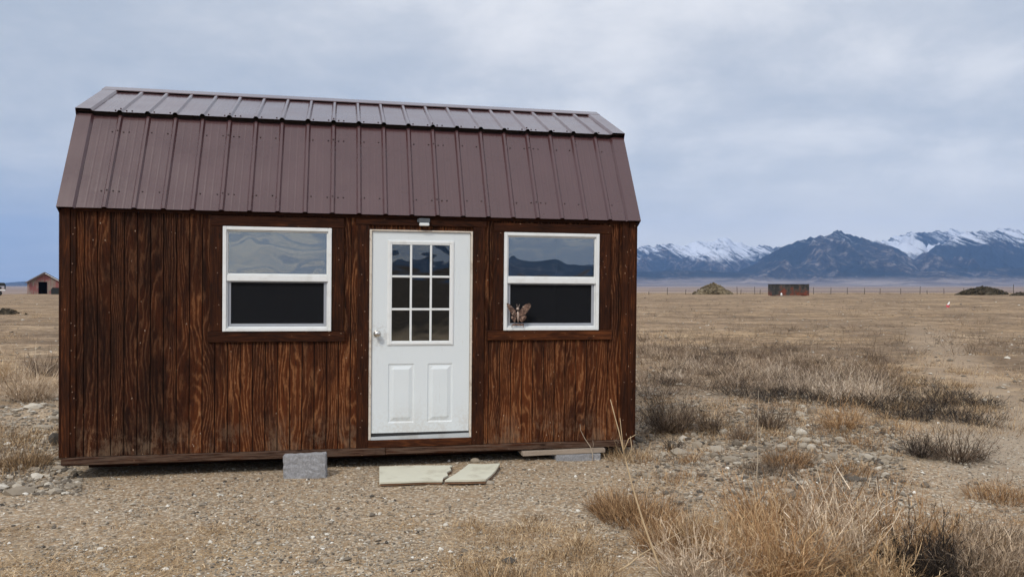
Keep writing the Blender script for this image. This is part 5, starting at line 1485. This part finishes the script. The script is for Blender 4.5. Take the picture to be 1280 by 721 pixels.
for s_ in (-1, 1):
    oh = .30
    pr = [(0, ah + .02), (s_ * (bw + oh), eh - sl_ * oh + .02), (s_ * (bw + oh), eh - sl_ * oh + .16), (0, ah + .18)]
    MB().prism(pr, -.35, bd + .3, 'y').build('roof', M['barnroof'], barn)
    pr = [(0, ah - .10), (s_ * (bw + oh), eh - sl_ * oh - .10), (s_ * (bw + oh), eh - sl_ * oh + .018), (0, ah + .018)]
    MB().prism(pr, -.40, -.30, 'y').build('gable_trim', M['white2'] if s_ == 1 else M['barnroof'], barn)  # right trim white: the highlight on that roof edge is put into colour
MB().box(d0 - .08, d0, -.03, -.001, 0, dh + .1).build('door_frame', M['barn'], barn)
MB().box(d1, d1 + .08, -.03, -.001, 0, dh + .1).build('door_frame', M['barn'], barn)
MB().box(-bw + .12, bw - .12, .12, bd - .12, -.1, .02).build('floor', M['sheath'], barn)
MB().box(-bw + .13, bw - .13, 2.6, 2.7, .02, eh - .02).build('dark_inner_sheet', M['sheath'], barn)  # dark sheet put in as the shade seen through the open doorway
# dark tank beside the barn
M['blackish'] = simple('dark_green_black_plastic', (.008, .011, .010), .6, 0, .3, 3)
p = at(72.5, 368); k_ = p.y / FPX
tk = empty('stock_tank', p, R(30)); tag(tk, 'dark rectangular tank on the ground beside the barn right side', 'tank')
MB().prism([(-7.5 * k_, 0), (7.5 * k_, 0), (8 * k_, 7.6 * k_), (-6.4 * k_, 7.8 * k_), (-7.6 * k_, 6 * k_)], -.9, .9, 'y').build('tank_body', M['blackish'], tk)
MB().box(-6.6 * k_, 8.1 * k_, -.95, .95, 7.85 * k_, 8.2 * k_, .03).build('tank_rim', M['blackish'], tk)
# dark farm machine cut by the left edge
p = at(0, 369.5); k_ = p.y / FPX
fm = empty('farm_machine', p, R(32)); tag(fm, 'black farm machine with an arched frame cut off by the left edge', 'machinery')
MB().prism([(-14 * k_, 12 * k_), (4.6 * k_, 12 * k_), (4.8 * k_, 8 * k_), (6 * k_, 8 * k_), (6.2 * k_, 13 * k_), (4.6 * k_, 16 * k_), (-14 * k_, 16.6 * k_)], -.6, .6, 'y').build('arched_frame', M['blackish'], fm)
MB().box(-14 * k_, 1.6 * k_, -.5, .5, 8.2 * k_, 11 * k_, .03).build('lower_beam', M['blackish'], fm)
MB().box(-14 * k_, 5.6 * k_, -.55, .45, 6.0 * k_, 7.6 * k_, .03).build('pale_bar', M['white2'], fm)
for cx_ in (-.8, -11):
    wv = MB(); wv.lathe([(0, -.18), (2.4 * k_, -.18), (3.1 * k_, -.12), (3.1 * k_, .12), (2.4 * k_, .18), (0, .18)], cx_ * k_, 3.0 * k_, -.3, 20); wv.build('wheel', M['blackish'], fm)

# ------------------------------------------------------------------ haze
m = bpy.data.materials.new('thin_valley_haze'); m.use_nodes = True; n = NT(m.node_tree)
pv = n.node('ShaderNodeVolumePrincipled'); pv.inputs['Color'].default_value = (.29, .52, 1.0, 1)
pv.inputs['Density'].default_value = 6.6e-5; pv.inputs['Anisotropy'].default_value = 0.0
o_ = n.node('ShaderNodeOutputMaterial'); n.l.new(pv.outputs[0], o_.inputs['Volume'])
hz = MB().box(-12200, 12200, -12200, 12200, -22, 950).build('haze', m); tag(hz, 'thin blue haze over the valley', kind='stuff')
